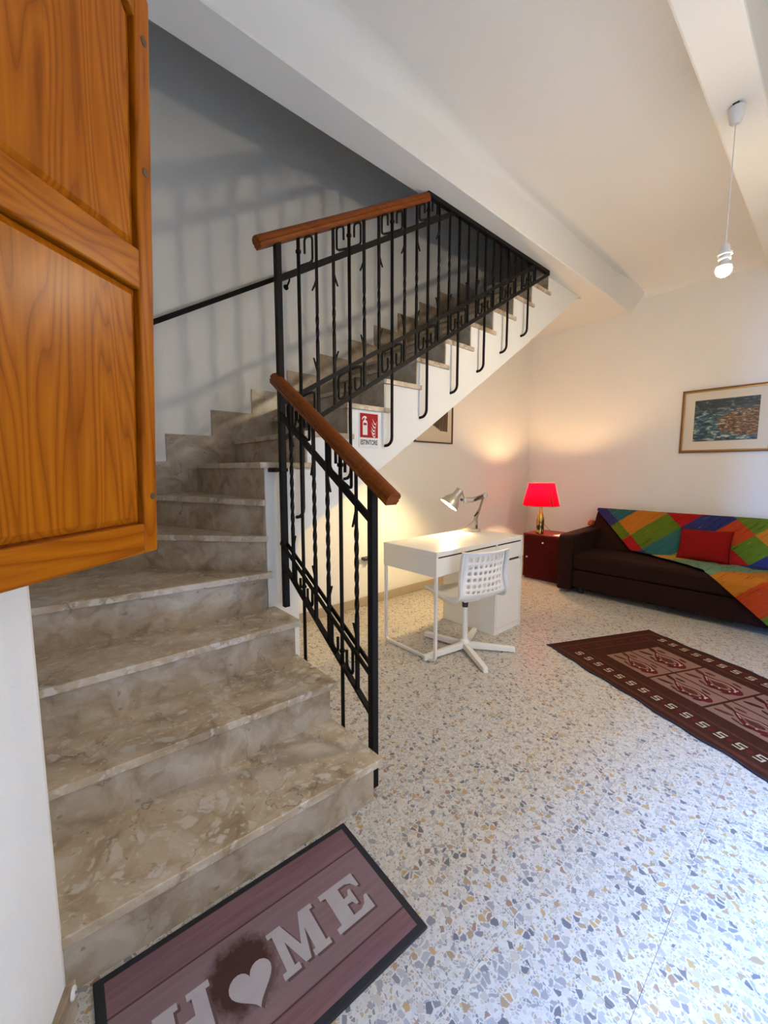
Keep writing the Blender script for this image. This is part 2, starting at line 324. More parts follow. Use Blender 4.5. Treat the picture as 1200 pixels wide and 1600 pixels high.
# ------------------------------------------------------------------ mesh helpers
class MB:
    def __init__(s): s.v = []; s.f = []; s.m = []
    def add(s, vs, fs, mi=0):
        o = len(s.v); s.v += [tuple(x) for x in vs]; s.f += [tuple(i+o for i in f) for f in fs]; s.m += [mi]*len(fs); return s
    def box(s, x0, x1, y0, y1, z0, z1, mi=0):
        v = [(x, y, z) for z in (z0, z1) for x, y in ((x0, y0), (x1, y0), (x1, y1), (x0, y1))]
        return s.add(v, [(3, 2, 1, 0), (4, 5, 6, 7), (0, 1, 5, 4), (1, 2, 6, 5), (2, 3, 7, 6), (3, 0, 4, 7)], mi)
    def prism(s, poly, lo, hi, axis='z', mi=0):
        # poly in the two other axes, counter-clockwise for axis z
        def P(a, b, c): return {'z': (a, b, c), 'y': (a, c, b), 'x': (c, a, b)}[axis]
        n = len(poly)
        v = [P(a, b, lo) for a, b in poly] + [P(a, b, hi) for a, b in poly]
        f = [tuple(range(n-1, -1, -1)), tuple(range(n, 2*n))] + [(i, (i+1) % n, n+(i+1) % n, n+i) for i in range(n)]
        return s.add(v, f, mi)
    def tube(s, pts, r, sides=8, mi=0, cap=True, twist=0.0):
        pts = [Vector(p) for p in pts]; n = len(pts)
        rs = r if isinstance(r, (list, tuple)) else [r]*n
        rings = []; up = None
        for i, p in enumerate(pts):
            d = ((pts[min(i+1, n-1)]-p).normalized() + (p-pts[max(i-1, 0)]).normalized())
            d = d.normalized() if d.length > 1e-9 else Vector((0, 0, 1))
            if up is None:
                up = Vector((0, 0, 1)) if abs(d.z) < 0.9 else Vector((0, 1, 0))
            a = (up - d*up.dot(d)).normalized(); up = a; b = d.cross(a)
            k = 1.0
            if 0 < i < n-1:
                c = (pts[i+1]-p).normalized().dot((p-pts[i-1]).normalized()); k = 1.0/max(0.6, math.sqrt(max(0, (1+c)/2)))
            t0 = twist[i] if isinstance(twist, (list, tuple)) else twist
            rings.append([p + (a*math.cos(2*math.pi*j/sides+t0) + b*math.sin(2*math.pi*j/sides+t0))*rs[i]*(k if sides <= 4 else 1) for j in range(sides)])
        v = [x for r_ in rings for x in r_]; f = []
        for i in range(n-1):
            for j in range(sides):
                f.append((i*sides+j, i*sides+(j+1) % sides, (i+1)*sides+(j+1) % sides, (i+1)*sides+j))
        if cap: f += [tuple(range(sides-1, -1, -1)), tuple((n-1)*sides+j for j in range(sides))]
        return s.add(v, f, mi)
    def lathe(s, prof, c=(0, 0, 0), sides=32, mi=0, axis=None, caps=True):
        rot = Matrix.Identity(3) if axis is None else Vector((0, 0, 1)).rotation_difference(Vector(axis)).to_matrix()
        v = []; f = []; n = len(prof); c = Vector(c)
        for r, z in prof:
            for j in range(sides):
                t = 2*math.pi*j/sides; v.append(c + rot @ Vector((r*math.cos(t), r*math.sin(t), z)))
        for i in range(n-1):
            for j in range(sides):
                f.append((i*sides+j, i*sides+(j+1) % sides, (i+1)*sides+(j+1) % sides, (i+1)*sides+j))
        if caps: f += [tuple(range(sides-1, -1, -1)), tuple((n-1)*sides+j for j in range(sides))]
        return s.add(v, f, mi)
    def bar(s, p, q, w, h, side=(0, 1, 0), mi=0):
        # rectangular bar p->q, width w along side, height h along the perpendicular
        p, q = Vector(p), Vector(q); d = (q-p).normalized(); a = Vector(side); a = (a-d*a.dot(d)).normalized(); b = d.cross(a)
        v = [c + a*sx*w/2 + b*sy*h/2 for c in (p, q) for sx, sy in ((-1, -1), (1, -1), (1, 1), (-1, 1))]
        return s.add(v, [(3, 2, 1, 0), (4, 5, 6, 7), (0, 1, 5, 4), (1, 2, 6, 5), (2, 3, 7, 6), (3, 0, 4, 7)], mi)
    def sweep(s, prof, p, q, side=(0, 1, 0), mi=0):
        p, q = Vector(p), Vector(q); d = (q-p).normalized(); a = Vector(side); a = (a-d*a.dot(d)).normalized(); b = d.cross(a)
        if b.z < 0: b = -b
        n = len(prof); v = [c + a*x + b*y for c in (p, q) for x, y in prof]
        f = [tuple(range(n-1, -1, -1)), tuple(range(n, 2*n))] + [(i, (i+1) % n, n+(i+1) % n, n+i) for i in range(n)]
        return s.add(v, f, mi)
    def mesh(s, name, mats):
        me = bpy.data.meshes.new(name); me.from_pydata(s.v, [], s.f)
        for m in (mats if isinstance(mats, (list, tuple)) else [mats]): me.materials.append(M[m] if isinstance(m, str) else m)
        for p, i in zip(me.polygons, s.m): p.material_index = i
        bm = bmesh.new(); bm.from_mesh(me); bmesh.ops.recalc_face_normals(bm, faces=bm.faces); bm.to_mesh(me); bm.free()
        return me
    def build(s, name, mats, parent=None, bevel=0, smooth=False, seg=2, loc=None):
        o = bpy.data.objects.new(name, s.mesh(name, mats)); C.objects.link(o)
        if parent: o.parent = parent
        if loc: o.location = loc
        if smooth:
            for p in o.data.polygons: p.use_smooth = True
        if smooth == 'auto':
            o.data.set_sharp_from_angle(angle=math.radians(40))
        if bevel:
            md = o.modifiers.new('bevel', 'BEVEL'); md.width = bevel; md.segments = seg; md.limit_method = 'ANGLE'; md.angle_limit = math.radians(35)
        return o
def thing(name, label, cat, loc=(0, 0, 0), rotz=0, group=None):
    o = bpy.data.objects.new(name, None); C.objects.link(o); o.location = loc; o.rotation_euler = (0, 0, rotz)
    o.empty_display_size = 0.05
    return tag(o, label, cat, group)
def tag(o, label, cat, group=None):
    o['label'] = label; o['category'] = cat
    if group: o['group'] = group
    return o
def struct(o): o['kind'] = 'structure'; return o
def lin(a, b, n): return [a+(b-a)*i/(n-1) for i in range(n)]

# ------------------------------------------------------------------ room shell
XB, YB = 5.25, 2.93           # right wall, back wall (both towards the far corner)
SOF, CEIL, TOP = 3.04, 3.32, 4.9
YS = 1.95                     # outer face of the upper flight
BF = 1.745                    # front face of the ceiling beam
XL = -0.035                   # left wall beside the stairs

fl = struct(MB().box(-0.9, XB+0.2, YF-0.28, YB+0.2, -0.12, -0.004).build('floor', 'grout'))
tile_me = MB().box(0.0004, 0.2996, 0.0004, 0.2996, -0.012, 0.0).mesh('tile', 'terrazzo')
for i in range(-3, 18):
    for j in range(-4, 10):
        x, y = 0.065+0.3*i, 0.235+0.3*j
        if x > XB or y > YB or x+0.3 < -0.75 or y+0.3 < YF-0.4: continue
        if x < 0.75 and y > 1.25: continue         # under the stairs, never seen
        if x < -0.45 and y > 0.6: continue
        t = bpy.data.objects.new('tile', tile_me); C.objects.link(t); t.parent = fl; t.location = (x, y, 0)
MB_ = MB()
wl = [(-0.72, YF), (-0.036, 1.055), (-0.016, 1.10), (-0.013, 1.135), (XL, 1.20), (XL, YB+0.2), (-0.95, YB+0.2), (-0.95, YF)]
wall_left = struct(MB().prism(wl, 0, TOP, 'z').build('wall_left', 'plaster', smooth=False))
wall_back = struct(MB().box(XL, XB+0.2, YB, YB+0.2, 0, TOP).build('wall_back', 'plaster'))
wall_right = struct(MB().box(XB, XB+0.2, YF, YB, 0, TOP).build('wall_right', 'plaster'))
fw = MB().box(-0.95, DOOR[0], YF-0.28, YF, 0, CEIL+0.3).box(DOOR[1], XB+0.2, YF-0.28, YF, 0, CEIL+0.3).box(DOOR[0], DOOR[1], YF-0.28, YF, DOOR[2], CEIL+0.3)
wall_front = struct(fw.build('wall_front', 'plaster'))
struct(MB().box(-8, 12, -4.2, YF-0.28, -0.2, -0.02).build('ground', 'outdoor'))
# unseen house added across the lane so only a steep strip of sky enters
struct(MB().box(-9, 13, -4.6, -4.2, -0.2, 7.5).build('unseen_facade', 'unseen_facade'))
# flat slab over the room, cove against the right wall
prof = [(-0.95, CEIL)]+[(XB-0.75+0.75*math.sin(t), CEIL-0.16+0.16*math.cos(t)) for t in lin(0, math.pi/2, 14)]+[(XB+0.1, CEIL-0.16), (XB+0.1, TOP), (-0.95, TOP)]
ceiling = struct(MB().prism(prof, YF, BF+0.02, 'y').build('ceiling', 'ceiling', smooth='auto'))
# beams: over the edge of the stairs (with a soft fillet along its top) and above the camera's right
bxs = [XL, 0.6, 1.4, 2.1, 2.7, 3.3, 3.8, 4.2, 4.5, 4.65, 4.78, 4.9, 5.0, 5.09, 5.17, XB]
vs = []; fs = []
for x in bxs:
    r = 0.13*max(0.0, min(1.0, (3.6-x)/2.4))+0.006          # soft fillet that sharpens towards the right wall
    g = 0.21*max(0.0, (x-4.6)/(XB-4.6))**1.7                # flare into the right wall
    sec = [(YS, TOP), (YS, SOF), (BF+0.006, SOF), (BF-0.001, SOF+0.006)]
    sec += [(BF-g-r+r*math.cos(t), CEIL-r+r*math.sin(t)) for t in lin(0, math.pi/2, 8)]
    sec += [(BF-g-r-0.02, TOP)]
    vs += [(x, y, z) for y, z in sec]
n_s = len(sec)
for i in range(len(bxs)-1):
    for j in range(n_s): fs.append((i*n_s+j, i*n_s+(j+1) % n_s, (i+1)*n_s+(j+1) % n_s, (i+1)*n_s+j))
fs += [tuple(range(n_s)), tuple((len(bxs)-1)*n_s+j for j in range(n_s))]
MB().add(vs, fs).build('beam', 'ceiling', ceiling, smooth='auto')
B2a, B2b = 0.394, 0.59
MB().box(-0.8, XB, B2a, B2b, SOF, CEIL+0.02).build('beam', 'ceiling', ceiling, bevel=0.012)
# landing slab to the right of the stairs' top, unseen stairwell lid added to keep the shaft dark
MB().box(4.42, XB, YS, YB, SOF, SOF+0.28).build('landing_slab', 'ceiling', ceiling)
MB().box(XL, XB, YS, YB, TOP-0.06, TOP+0.05).build('stairwell_lid', 'shaft', ceiling)
# baseboards
bb = struct(MB().box(0.92, XB, YB-0.014, YB, 0, 0.085).build('baseboard_back', 'baseboard', bevel=0.003))
struct(MB().box(XB-0.014, XB, YF, YB-0.014, 0, 0.085).build('baseboard_right', 'baseboard', bevel=0.003))
wdir = Vector((0.684, 1.605, 0)).normalized(); wn = Vector((wdir.y, -wdir.x, 0))
p0 = Vector((-0.72, YF, 0)); p1 = Vector((-0.036, 1.055, 0)); p2 = Vector((-0.012, 1.105, 0))
o1, o2, o3 = p0+wn*0.014, p1+wn*0.014, Vector((0.006, 1.11, 0))
struct(MB().prism([(p0.x, p0.y), (o1.x, o1.y), (o2.x, o2.y), (o3.x, o3.y), (p2.x-0.004, p2.y), (p1.x, p1.y)], 0, 0.088, 'z').build('baseboard_left', 'skirt', bevel=0.003))

# ------------------------------------------------------------------ staircase
stairs = thing('staircase', 'beige marble staircase turning right up to the next floor, white plastered flank', 'stairs')
ZT = {1: 0.187, 2: 0.373, 3: 0.56, 4: 0.752, 5: 0.942, 6: 1.128, 7: 1.318, 8: 1.490}
for n in range(9, 19): ZT[n] = 1.667+0.1782*(n-9)
RX = {n: 1.716+0.2866*(n-10) for n in range(8, 20)}; RX[8] = 1.147; RX[9] = 1.43
TH = 0.03
XR = 0.928                                   # right end of lower risers
def yr(n, x):                                # riser front line of the lower steps
    return {1: 1.118, 2: 1.413, 3: 1.712}[n] + {1: 0.045, 2: 0.045, 3: 0.015}[n]*(XR-x)
def tread(poly, z): return MB().prism(poly, z-TH, z, 'z').build('tread', 'tread', stairs, bevel=0.003)
Cc = (0.905, 1.962)                          # inner corner of the winders
def wdirv(deg): return Vector((math.cos(math.radians(deg)), math.sin(math.radians(deg))))
def hit(d):                                  # where a winder line meets left or back wall
    ts = []
    if d.x < -1e-6: ts.append((XL-Cc[0])/d.x)
    if d.y > 1e-6: ts.append((YB-Cc[1])/d.y)
    t = min(ts); return Vector(Cc)+d*t
W = {4: wdirv(174.5), 5: wdirv(133), 6: wdirv(111)}
NO = 0.034
# straight lower steps
for n in (1, 2, 3):
    f0 = [(XL, yr(n, XL)-NO), (0.945, yr(n, 0.945)-NO)]
    if n < 3: bk = [(0.945, yr(n+1, 0.945)+0.02), (XL, yr(n+1, XL)+0.02)]
    else: bk = [(0.945, 1.955), (Cc[0], 1.955), (Cc[0], Cc[1]+0.02), tuple(hit(W[4])+Vector((0, 0.02)))]
    tread(f0+bk, ZT[n])
    zb = 0 if n == 1 else ZT[n-1]
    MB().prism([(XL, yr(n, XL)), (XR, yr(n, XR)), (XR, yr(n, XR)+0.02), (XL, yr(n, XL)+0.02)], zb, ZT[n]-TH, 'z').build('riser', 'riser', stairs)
    bk2 = [(XR-0.004, yr(n+1, XR)+0.02), (XL, yr(n+1, XL)+0.02)] if n < 3 else [(XR-0.004, 1.96), (Cc[0], 1.96), (XL, 2.0)]
    MB().prism([(XL, yr(n, XL)+0.02), (XR-0.004, yr(n, XR)+0.02)]+bk2, 0, ZT[n]-TH, 'z').build('step_body', 'plaster', stairs)
# winders
def nose(d, n):
    lo = Vector((-d.y, d.x)); lo = lo if lo.dot(Vector((-1, -1))) > 0 else -lo
    return lo
for n in (4, 5, 6):
    d = W[n]; lo = nose(d, n); a0 = Vector(Cc)+lo*NO-d*0.024; h0 = hit(d); b0 = h0+lo*NO
    if n == 4: b0 = Vector((XL, h0.y-NO))
    if n == 6: b0 = h0+lo*NO; b0.y = YB-0.002
    if n == 5: b0.y = min(b0.y, YB-0.002)
    nx = hit(W[n+1]) if n < 6 else Vector((0.872, YB-0.002))
    poly = [a0, Vector(Cc)+Vector((0.02, -0.012)) if n < 6 else Vector(Cc)+Vector((0.02, -0.012))]
    poly = [a0, Vector((Cc[0]+0.024, Cc[1]+0.004)), Vector((Cc[0]+0.015, Cc[1]+0.02)), nx+Vector((0.02, 0)) if n == 6 else nx+Vector((0.02, 0.0))]
    if n == 4: poly += [Vector((XL, YB-0.002))]
    poly += [b0]
    tread([tuple(p) for p in poly], ZT[n])
    q0 = Vector(Cc); q1 = h0
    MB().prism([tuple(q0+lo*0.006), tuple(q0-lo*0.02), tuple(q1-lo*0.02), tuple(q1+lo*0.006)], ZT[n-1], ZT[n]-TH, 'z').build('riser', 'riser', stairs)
    body = [tuple(q0), (Cc[0], 1.99)] + ([(0.88, YB)] if n == 6 else [(0.88, YB)]) + [tuple(Vector((max(XL, q1.x), q1.y)))]
    if n == 4: body = [tuple(q0), (0.88, YB), (XL, YB), (XL, q1.y)]
    MB().prism(body, 0 if n == 4 else ZT[n-1], ZT[n]-TH, 'z').build('step_body', 'plaster', stairs)
# top winder tread 7 and straight upper flight
MB().prism([(Cc[0], YS+0.003), (Cc[0]+0.02, YS+0.003), (0.892, YB), (0.872, YB)], ZT[6], ZT[7]-TH, 'z').build('riser', 'riser', stairs)
tread([(Cc[0]-0.028, YS-0.014), (RX[8]+0.04, YS-0.014), (RX[8]+0.04, YB-0.002), (0.842, YB-0.002)], ZT[7])
for n in range(8, 19):
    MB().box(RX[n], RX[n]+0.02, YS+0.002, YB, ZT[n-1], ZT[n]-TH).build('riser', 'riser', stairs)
    if n < 18: tread([(RX[n]-0.012, YS-0.014), (RX[n+1]+0.04, YS-0.014), (RX[n+1]+0.04, YB-0.002), (RX[n]-0.012, YB-0.002)], ZT[n])
# plastered flank: pillar plus sloping slab with a sawtooth top
saw = [(Cc[0]+0.002, 0), (1.085, 0), (1.085, 0.885), (1.115, 0.935), (1.40, 1.108), (1.66, 1.272), (1.941, 1.4506), (2.60, 1.872), (3.30, 2.325), (4.37, SOF), (4.42, SOF+0.06), (4.42, SOF+0.28)]
top = [(RX[18]+0.01, SOF+0.28)]
for n in range(17, 7, -1):
    top += [(RX[n+1]+0.01, ZT[n]-TH), (RX[n]+0.01, ZT[n]-TH)]
top += [(RX[8]+0.01, ZT[7]-TH), (Cc[0]+0.002, ZT[7]-TH)]
MB().prism(saw+top, YS, YB, 'y').build('flank', 'plaster', stairs)
# stepped marble skirting on the back wall
xs0 = 0.15
for i in range(-2, 11):
    xa, xb = 0.69+0.2935*i, 0.69+0.2935*(i+1)
    zt = 1.512+0.1775*i
    if xa < XL: xa = XL
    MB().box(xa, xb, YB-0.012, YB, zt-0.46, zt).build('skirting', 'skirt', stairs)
    if i == -2: pass
MB().box(XL, XL+0.012, 1.25, YB-0.012, 0.9, 1.12).build('skirting', 'skirt', stairs)

# ------------------------------------------------------------------ iron railing
rail = thing('stair_railing', 'black wrought iron stair railing with twisted bars, scrolls and wooden handrails', 'railing')
YR, XRL = 1.90, 0.975
def hz(x): return 2.372+0.579*(x-0.893)          # top of upper handrail
def r2(x): return 2.208+0.615*(x-0.993)
def r3(x): return 1.680+0.585*(x-1.107)
def r4(x): return 1.575+0.600*(x-1.222)
hp = [(-0.027, -0.030), (0.027, -0.030), (0.027, -0.022), (0.031, -0.015), (0.031, -0.011), (0.0275, -0.009), (0.0275, -0.006), (0.031, -0.004), (0.031, 0.006), (0.022, 0.018), (0.008, 0.024), (-0.008, 0.024), (-0.022, 0.018), (-0.031, 0.006), (-0.031, -0.004), (-0.0275, -0.006), (-0.0275, -0.009), (-0.031, -0.011), (-0.031, -0.015), (-0.027, -0.022)]
xe = 2.03
MB().sweep(hp, (0.875, YR, hz(0.875)-0.026), (xe, YR, hz(xe)-0.026)).build('handrail', 'handrail', rail, bevel=0.003)
MB().bar((2.035, YR, SOF-0.016), (3.62, YR, SOF-0.016), 0.03, 0.03).build('top_rail', 'iron', rail)
MB().bar((0.98, YR, r2(0.98)), (2.33, YR, r2(2.33)), 0.010, 0.030).build('rail', 'iron', rail)
x3 = 1.107+(SOF-0.02-1.680)/0.585; x4 = 1.222+(SOF-0.02-1.575)/0.6
MB().bar((0.98, YR, r3(0.98)), (x3, YR, r3(x3)), 0.012, 0.024).build('rail', 'iron', rail)
MB().bar((0.98, YR, r4(0.98)), (x4, YR, r4(x4)), 0.012, 0.024).build('rail', 'iron', rail)
MB().box(0.983-0.015, 0.983+0.015, YR-0.015, YR+0.015, 0.562, hz(0.983)-0.05).build('newel_post', 'iron', rail, bevel=0.002)
def xtop(x): return min(hz(x)-0.052, SOF-0.025)
def twisted(x, y, z0, z1, ta, tb, r=0.0098):
    zs = [z0, ta]+lin(ta, tb, max(3, int((tb-ta)/0.012)))[1:-1]+[tb, z1]
    tw = [math.pi/4+(0 if z <= ta else (min(z, tb)-ta)/0.058*math.pi/2) for z in zs]
    m = MB(); vs = []; fs = []; n = len(zs)
    for z, t in zip(zs, tw):
        for j in range(4):
            a_ = t+j*math.pi/2; vs.append((x+r*math.cos(a_), y+r*math.sin(a_), z))
    for i in range(n-1):
        for j in range(4): fs.append((i*4+j, i*4+(j+1) % 4, i*4+4+(j+1) % 4, i*4+4+j))
    fs += [(3, 2, 1, 0), tuple((n-1)*4+j for j in range(4))]
    m.add(vs, fs); return m.build('twisted_baluster', 'iron', rail)
JX = [1.098, 1.414, 1.735, 2.050, 2.368, 2.680, 2.988, 3.293]
for k, x in enumerate(JX):
    zt = xtop(x); zb = r4(x)-0.475+0.012*k
    pts = [(x, YR, zt), (x, YR, zb+0.05)]
    for t in lin(0, math.pi/2, 5)[1:]: pts.append((x-0.012*(1-math.cos(t)), YR+0.042*(1-math.cos(t)), zb+0.05-0.05*math.sin(t)))
    pts.append((x-0.014, YS+0.008, zb-0.001))
    MB().tube(pts, 0.0095, 8).build('baluster', 'iron', rail, smooth=True)
# spirals: path in the railing plane
def scroll(cx, z0, z1, sgn, wdt, plane, up=True):
    # starts at the bar beside rail z0, runs outwards, up to z1, back and hooks inside
    h = z1-z0; wi = wdt
    P = [(0.0, 0.0), (0.82, 0.03), (0.97, 0.09), (1.0, 0.18), (1.0, 0.86), (0.95, 0.96), (0.84, 1.0), (0.60, 1.0), (0.49, 0.96), (0.44, 0.86), (0.44, 0.42)]
    if not up: P = [(u_, 1-v_) for u_, v_ in P]
    return [plane(cx+sgn*wi*u_, z0+h*v_, (cx+sgn*wi*u_)-cx) for u_, v_ in P]
def leaf(x, y, z, dx, dz, plane_y=True):
    p = (x, y, z)
    q = (x+dx*0.5, y, z+dz*0.55) if plane_y else (x, y+dx*0.5, z+dz*0.55)
    e = (x+dx, y, z+dz) if plane_y else (x, y+dx, z+dz)
    return MB().tube([p, q, e], [0.007, 0.006, 0.0045], 5).build('leaf_tip', 'iron', rail)
sl = 0.595
pu = lambda h, z, d: (h, YR, z+sl*d*0.9)
for k, x in enumerate(JX):
    lx, rx = x-0.105, x+0.105
    for s_, tx in ((-1, lx), (1, rx)):
        if k == 0 and s_ == -1: continue
        zt = xtop(tx); zb = r4(tx)
        if zb > SOF-0.06: continue
        ta = min(r3(tx)+0.20, zt-0.1); tb = min(r2(tx)-0.24, zt-0.20)
        if tb-ta < 0.06: tb = ta+0.01
        twisted(tx, YR, zb, zt, ta, tb)
        if r2(tx) < SOF-0.08: leaf(tx, YR, r2(tx)-0.075, 0.028*(-s_), -0.06)
        if r3(tx) < SOF-0.15: leaf(tx, YR, r3(tx)+0.055, 0.026*(-s_), 0.075)
    for s_ in (-1, 1):
        if k > 0 or s_ == 1:
            z0 = r2(x)+0.022; z1 = xtop(x)-0.012
            if z1-z0 > 0.07:
                MB().tube(scroll(x, z0, z1, s_, 0.082, pu), 0.0066, 6).build('scroll', 'iron', rail, smooth=True)
        z0 = r4(x)+0.020; z1 = min(r3(x)-0.018, SOF-0.03)
        if z1-z0 > 0.03 and k < 8:
            MB().tube(scroll(x, z0, z1, s_, 0.080, pu, False), 0.0066, 6).build('scroll', 'iron', rail, smooth=True)
    zc = (r2(x)+xtop(x))/2+0.01
    if zc < SOF-0.06: MB().lathe([(0.010, -0.009), (0.014, -0.005), (0.014, 0.005), (0.010, 0.009)], (x, YR, zc), 12).build('collar', 'iron', rail, smooth=True)
    MB().lathe([(0.010, -0.008), (0.0135, -0.004), (0.0135, 0.004), (0.010, 0.008)], (x, YR, r4(x)+0.055), 12).build('collar', 'iron', rail, smooth=True)
# twisted bars at the far end where the rail meets the ceiling beam
# --- lower part, along the lower flight
YE = 1.175                                      # end post
def lz(y): return 1.205+0.640*(y-1.14)          # underside of lower handrail
def l2(y): return 1.098+0.655*(y-1.197)
def l3(y): return 0.495+0.590*(y-1.201)
def l4(y): return 0.318+0.680*(y-1.202)
MB().box(XRL-0.015, XRL+0.015, YE-0.015, YE+0.015, 0.0, lz(YE)+0.01).build('newel_post', 'iron', rail, bevel=0.002)
lp = [(x_*1.0, y_) for x_, y_ in hp]
MB().sweep(lp, (XRL, 1.055, lz(1.055)+0.028), (XRL, 1.935, lz(1.935)+0.028), (1, 0, 0)).build('handrail', 'handrail', rail, bevel=0.003)
MB().bar((XRL, YE, l2(YE)), (XRL, 1.90, l2(1.90)), 0.010, 0.030, (1, 0, 0)).build('rail', 'iron', rail)
for dx in (-0.014, 0.014):
    MB().bar((XRL+dx, YE, l3(YE)), (XRL+dx, 1.90, l3(1.90)), 0.007, 0.020, (1, 0, 0)).build('rail', 'iron', rail)
MB().bar((XRL, YE, l4(YE)), (XRL, 1.90, l4(1.90)), 0.022, 0.012, (1, 0, 0)).build('rail', 'iron', rail)
pl_ = lambda h, z, d: (XRL, h, z+0.62*d*0.9)
for y, zb in ((1.698, 0.187), (1.383, 0.0)):
    MB().tube([(XRL, y, lz(y)+0.01), (XRL, y, zb+0.0)], 0.0085, 8).build('baluster', 'iron', rail, smooth=True)
    for s_ in (-1, 1):
        MB().tube(scroll(y, l2(y)+0.02, lz(y)-0.008, s_, 0.075, pl_), 0.0066, 6).build('scroll', 'iron', rail, smooth=True)
        MB().tube(scroll(y, l4(y)+0.02, l3(y)-0.015, s_, 0.075, pl_, False), 0.0066, 6).build('scroll', 'iron', rail, smooth=True)
    MB().lathe([(0.010, -0.009), (0.014, -0.005), (0.014, 0.005), (0.010, 0.009)], (XRL, y, (l2(y)+lz(y))/2+0.01), 12).build('collar', 'iron', rail, smooth=True)
    MB().lathe([(0.010, -0.008), (0.0135, -0.004), (0.0135, 0.004), (0.010, 0.008)], (XRL, y, l4(y)+0.06), 12).build('collar', 'iron', rail, smooth=True)
for y, s_ in ((1.795, -1), (1.59, 1), (1.482, -1), (1.277, 1)):
    twisted(XRL, y, l4(y), lz(y)+0.01, l3(y)+0.13, l2(y)-0.10, 0.0100)
    leaf(XRL, y, l2(y)-0.03, 0.026*s_, -0.07, False)
    leaf(XRL, y, l3(y)+0.05, 0.026*s_, 0.06, False)
# clamp tying the corner post to the pillar
MB().box(0.925, 0.962, 1.905, 1.955, 1.268, 1.290).lathe([(0.012, -0.006), (0.012, 0.006)], (0.945, 1.897, 1.279), 12, 0, (0, 1, 0)).build('clamp', 'iron', rail, bevel=0.002)
MB().box(0.963, 1.003, YR-0.02, YR+0.02, 1.27, 1.288).build('clamp', 'iron', rail, bevel=0.002)

# wall handrail of the stairwell
wh = thing('wall_handrail', 'plain black iron handrail fixed on the white stairwell wall', 'handrail')
def wz(x): return 2.176+0.60*(x-0.643)
MB().bar((0.10, YB-0.06, wz(0.10)), (1.62, YB-0.06, wz(1.62)), 0.014, 0.030).build('bar', 'iron', wh, bevel=0.003)
for x in (0.35, 1.58):
    MB().tube([(x, YB-0.06, wz(x)-0.014), (x, YB-0.055, wz(x)-0.05), (x, YB-0.02, wz(x)-0.075), (x, YB, wz(x)-0.078)], 0.007, 8).lathe([(0.02, 0), (0.02, 0.005)], (x, YB, wz(x)-0.078), 14, 0, (0, -1, 0)).build('bracket', 'iron', wh)

# ------------------------------------------------------------------ window shutter (open, left foreground)
SA = math.atan2(0.651, 0.759)
sh = thing('window_shutter', 'open orange pine window shutter leaf with two sunken panels and dark wood plugs', 'shutter', (0.194, 0.930, 1.115), SA); sh.rotation_euler = (math.radians(2.6), 0, SA)
# local x runs along the leaf (0 = free edge, negative towards hinge), local y thickness, z up
K = 0.95/0.9
WS, HS = -0.485, 1.05
st, mr0, mr1, br = -0.036, 0.497, 0.566, 0.060
T0, T1 = 0.0, 0.032
free = [(st, 0.0), (0.0, 0.0), (0.0, 0.998), (-0.05, HS), (st-0.03, HS), (st, HS-0.03)]
MB().prism([(st, 0), (0, 0), (0, 0.998), (st, 0.998+0.036*1.04)], T0, T1, 'y').build('stile', 'pine_v', sh, bevel=0.004, seg=3)
MB().prism([(WS, 0), (WS-st-0.0, 0), (WS-st, HS), (WS, HS)], T0, T1, 'y').build('stile', 'pine_v', sh, bevel=0.004, seg=3)
xi = WS-st
MB().box(xi, st, T0, T1, 0, br).build('rail', 'pine_h', sh, bevel=0.004, seg=3)
MB().box(xi, st, T0, T1, mr0, mr1).build('rail', 'pine_h', sh, bevel=0.003, seg=3)
MB().prism([(xi, HS-0.055), (st-0.06, HS-0.055), (st, HS-0.105), (st, 0.998+0.036*1.04), (-0.05-0.015, HS+0.035), (xi, HS+0.035)], T0, T1, 'y').build('rail', 'pine_h', sh, bevel=0.003, seg=3)
def panel(z0, z1, chamf=0):
    g, e = 0.012, 0.004
    # recessed bed, then a fielded panel with sloping edges (facing the camera is -y)
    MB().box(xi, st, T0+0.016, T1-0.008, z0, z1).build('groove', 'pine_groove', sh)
    x0, x1 = xi+0.003, st-0.003; a0, a1 = x0+g, x1-g; b0, b1 = z0+0.003+g, z1-0.003-g
    yo, yi = T0+0.012, T0+0.006
    m = MB()
    if chamf:
        o_ = [(x0, z0+.003), (x1, z0+.003), (x1, z1-.055), (x1-.055, z1-.003), (x0, z1-.003)]
        i_ = [(a0, b0), (a1, b0), (a1, z1-.06), (x1-.06, b1), (a0, b1)]
    else:
        o_ = [(x0, z0+.003), (x1, z0+.003), (x1, z1-.003), (x0, z1-.003)]; i_ = [(a0, b0), (a1, b0), (a1, b1), (a0, b1)]
    n = len(o_)
    v = [(x, yo, z) for x, z in o_]+[(x, yi, z) for x, z in i_]+[(x, T0+0.016, z) for x, z in o_]
    m.add(v, [tuple(range(n, 2*n))]+[(i, (i+1) % n, n+(i+1) % n, n+i) for i in range(n)]+[(i, (i+1) % n, 2*n+(i+1) % n, 2*n+i) for i in range(n)])
    m.build('panel', 'pine_v', sh)
panel(br, mr0); panel(mr1, HS-0.055, 1)
for s_, z in ((-0.016, 0.925), (-0.018, 0.708), (-0.013, 0.113)):
    MB().lathe([(0.0072, 0), (0.0072, 0.0012), (0.005, 0.0018)], (s_, T0, z), 14, 0, (0, -1, 0)).build('wood_plug', 'dark_plug', sh)
for z in (0.15, 0.85):
    MB().lathe([(0.006, -0.03), (0.006, 0.03)], (WS-0.004, T1*0.5, z), 12).build('hinge', 'iron', sh)

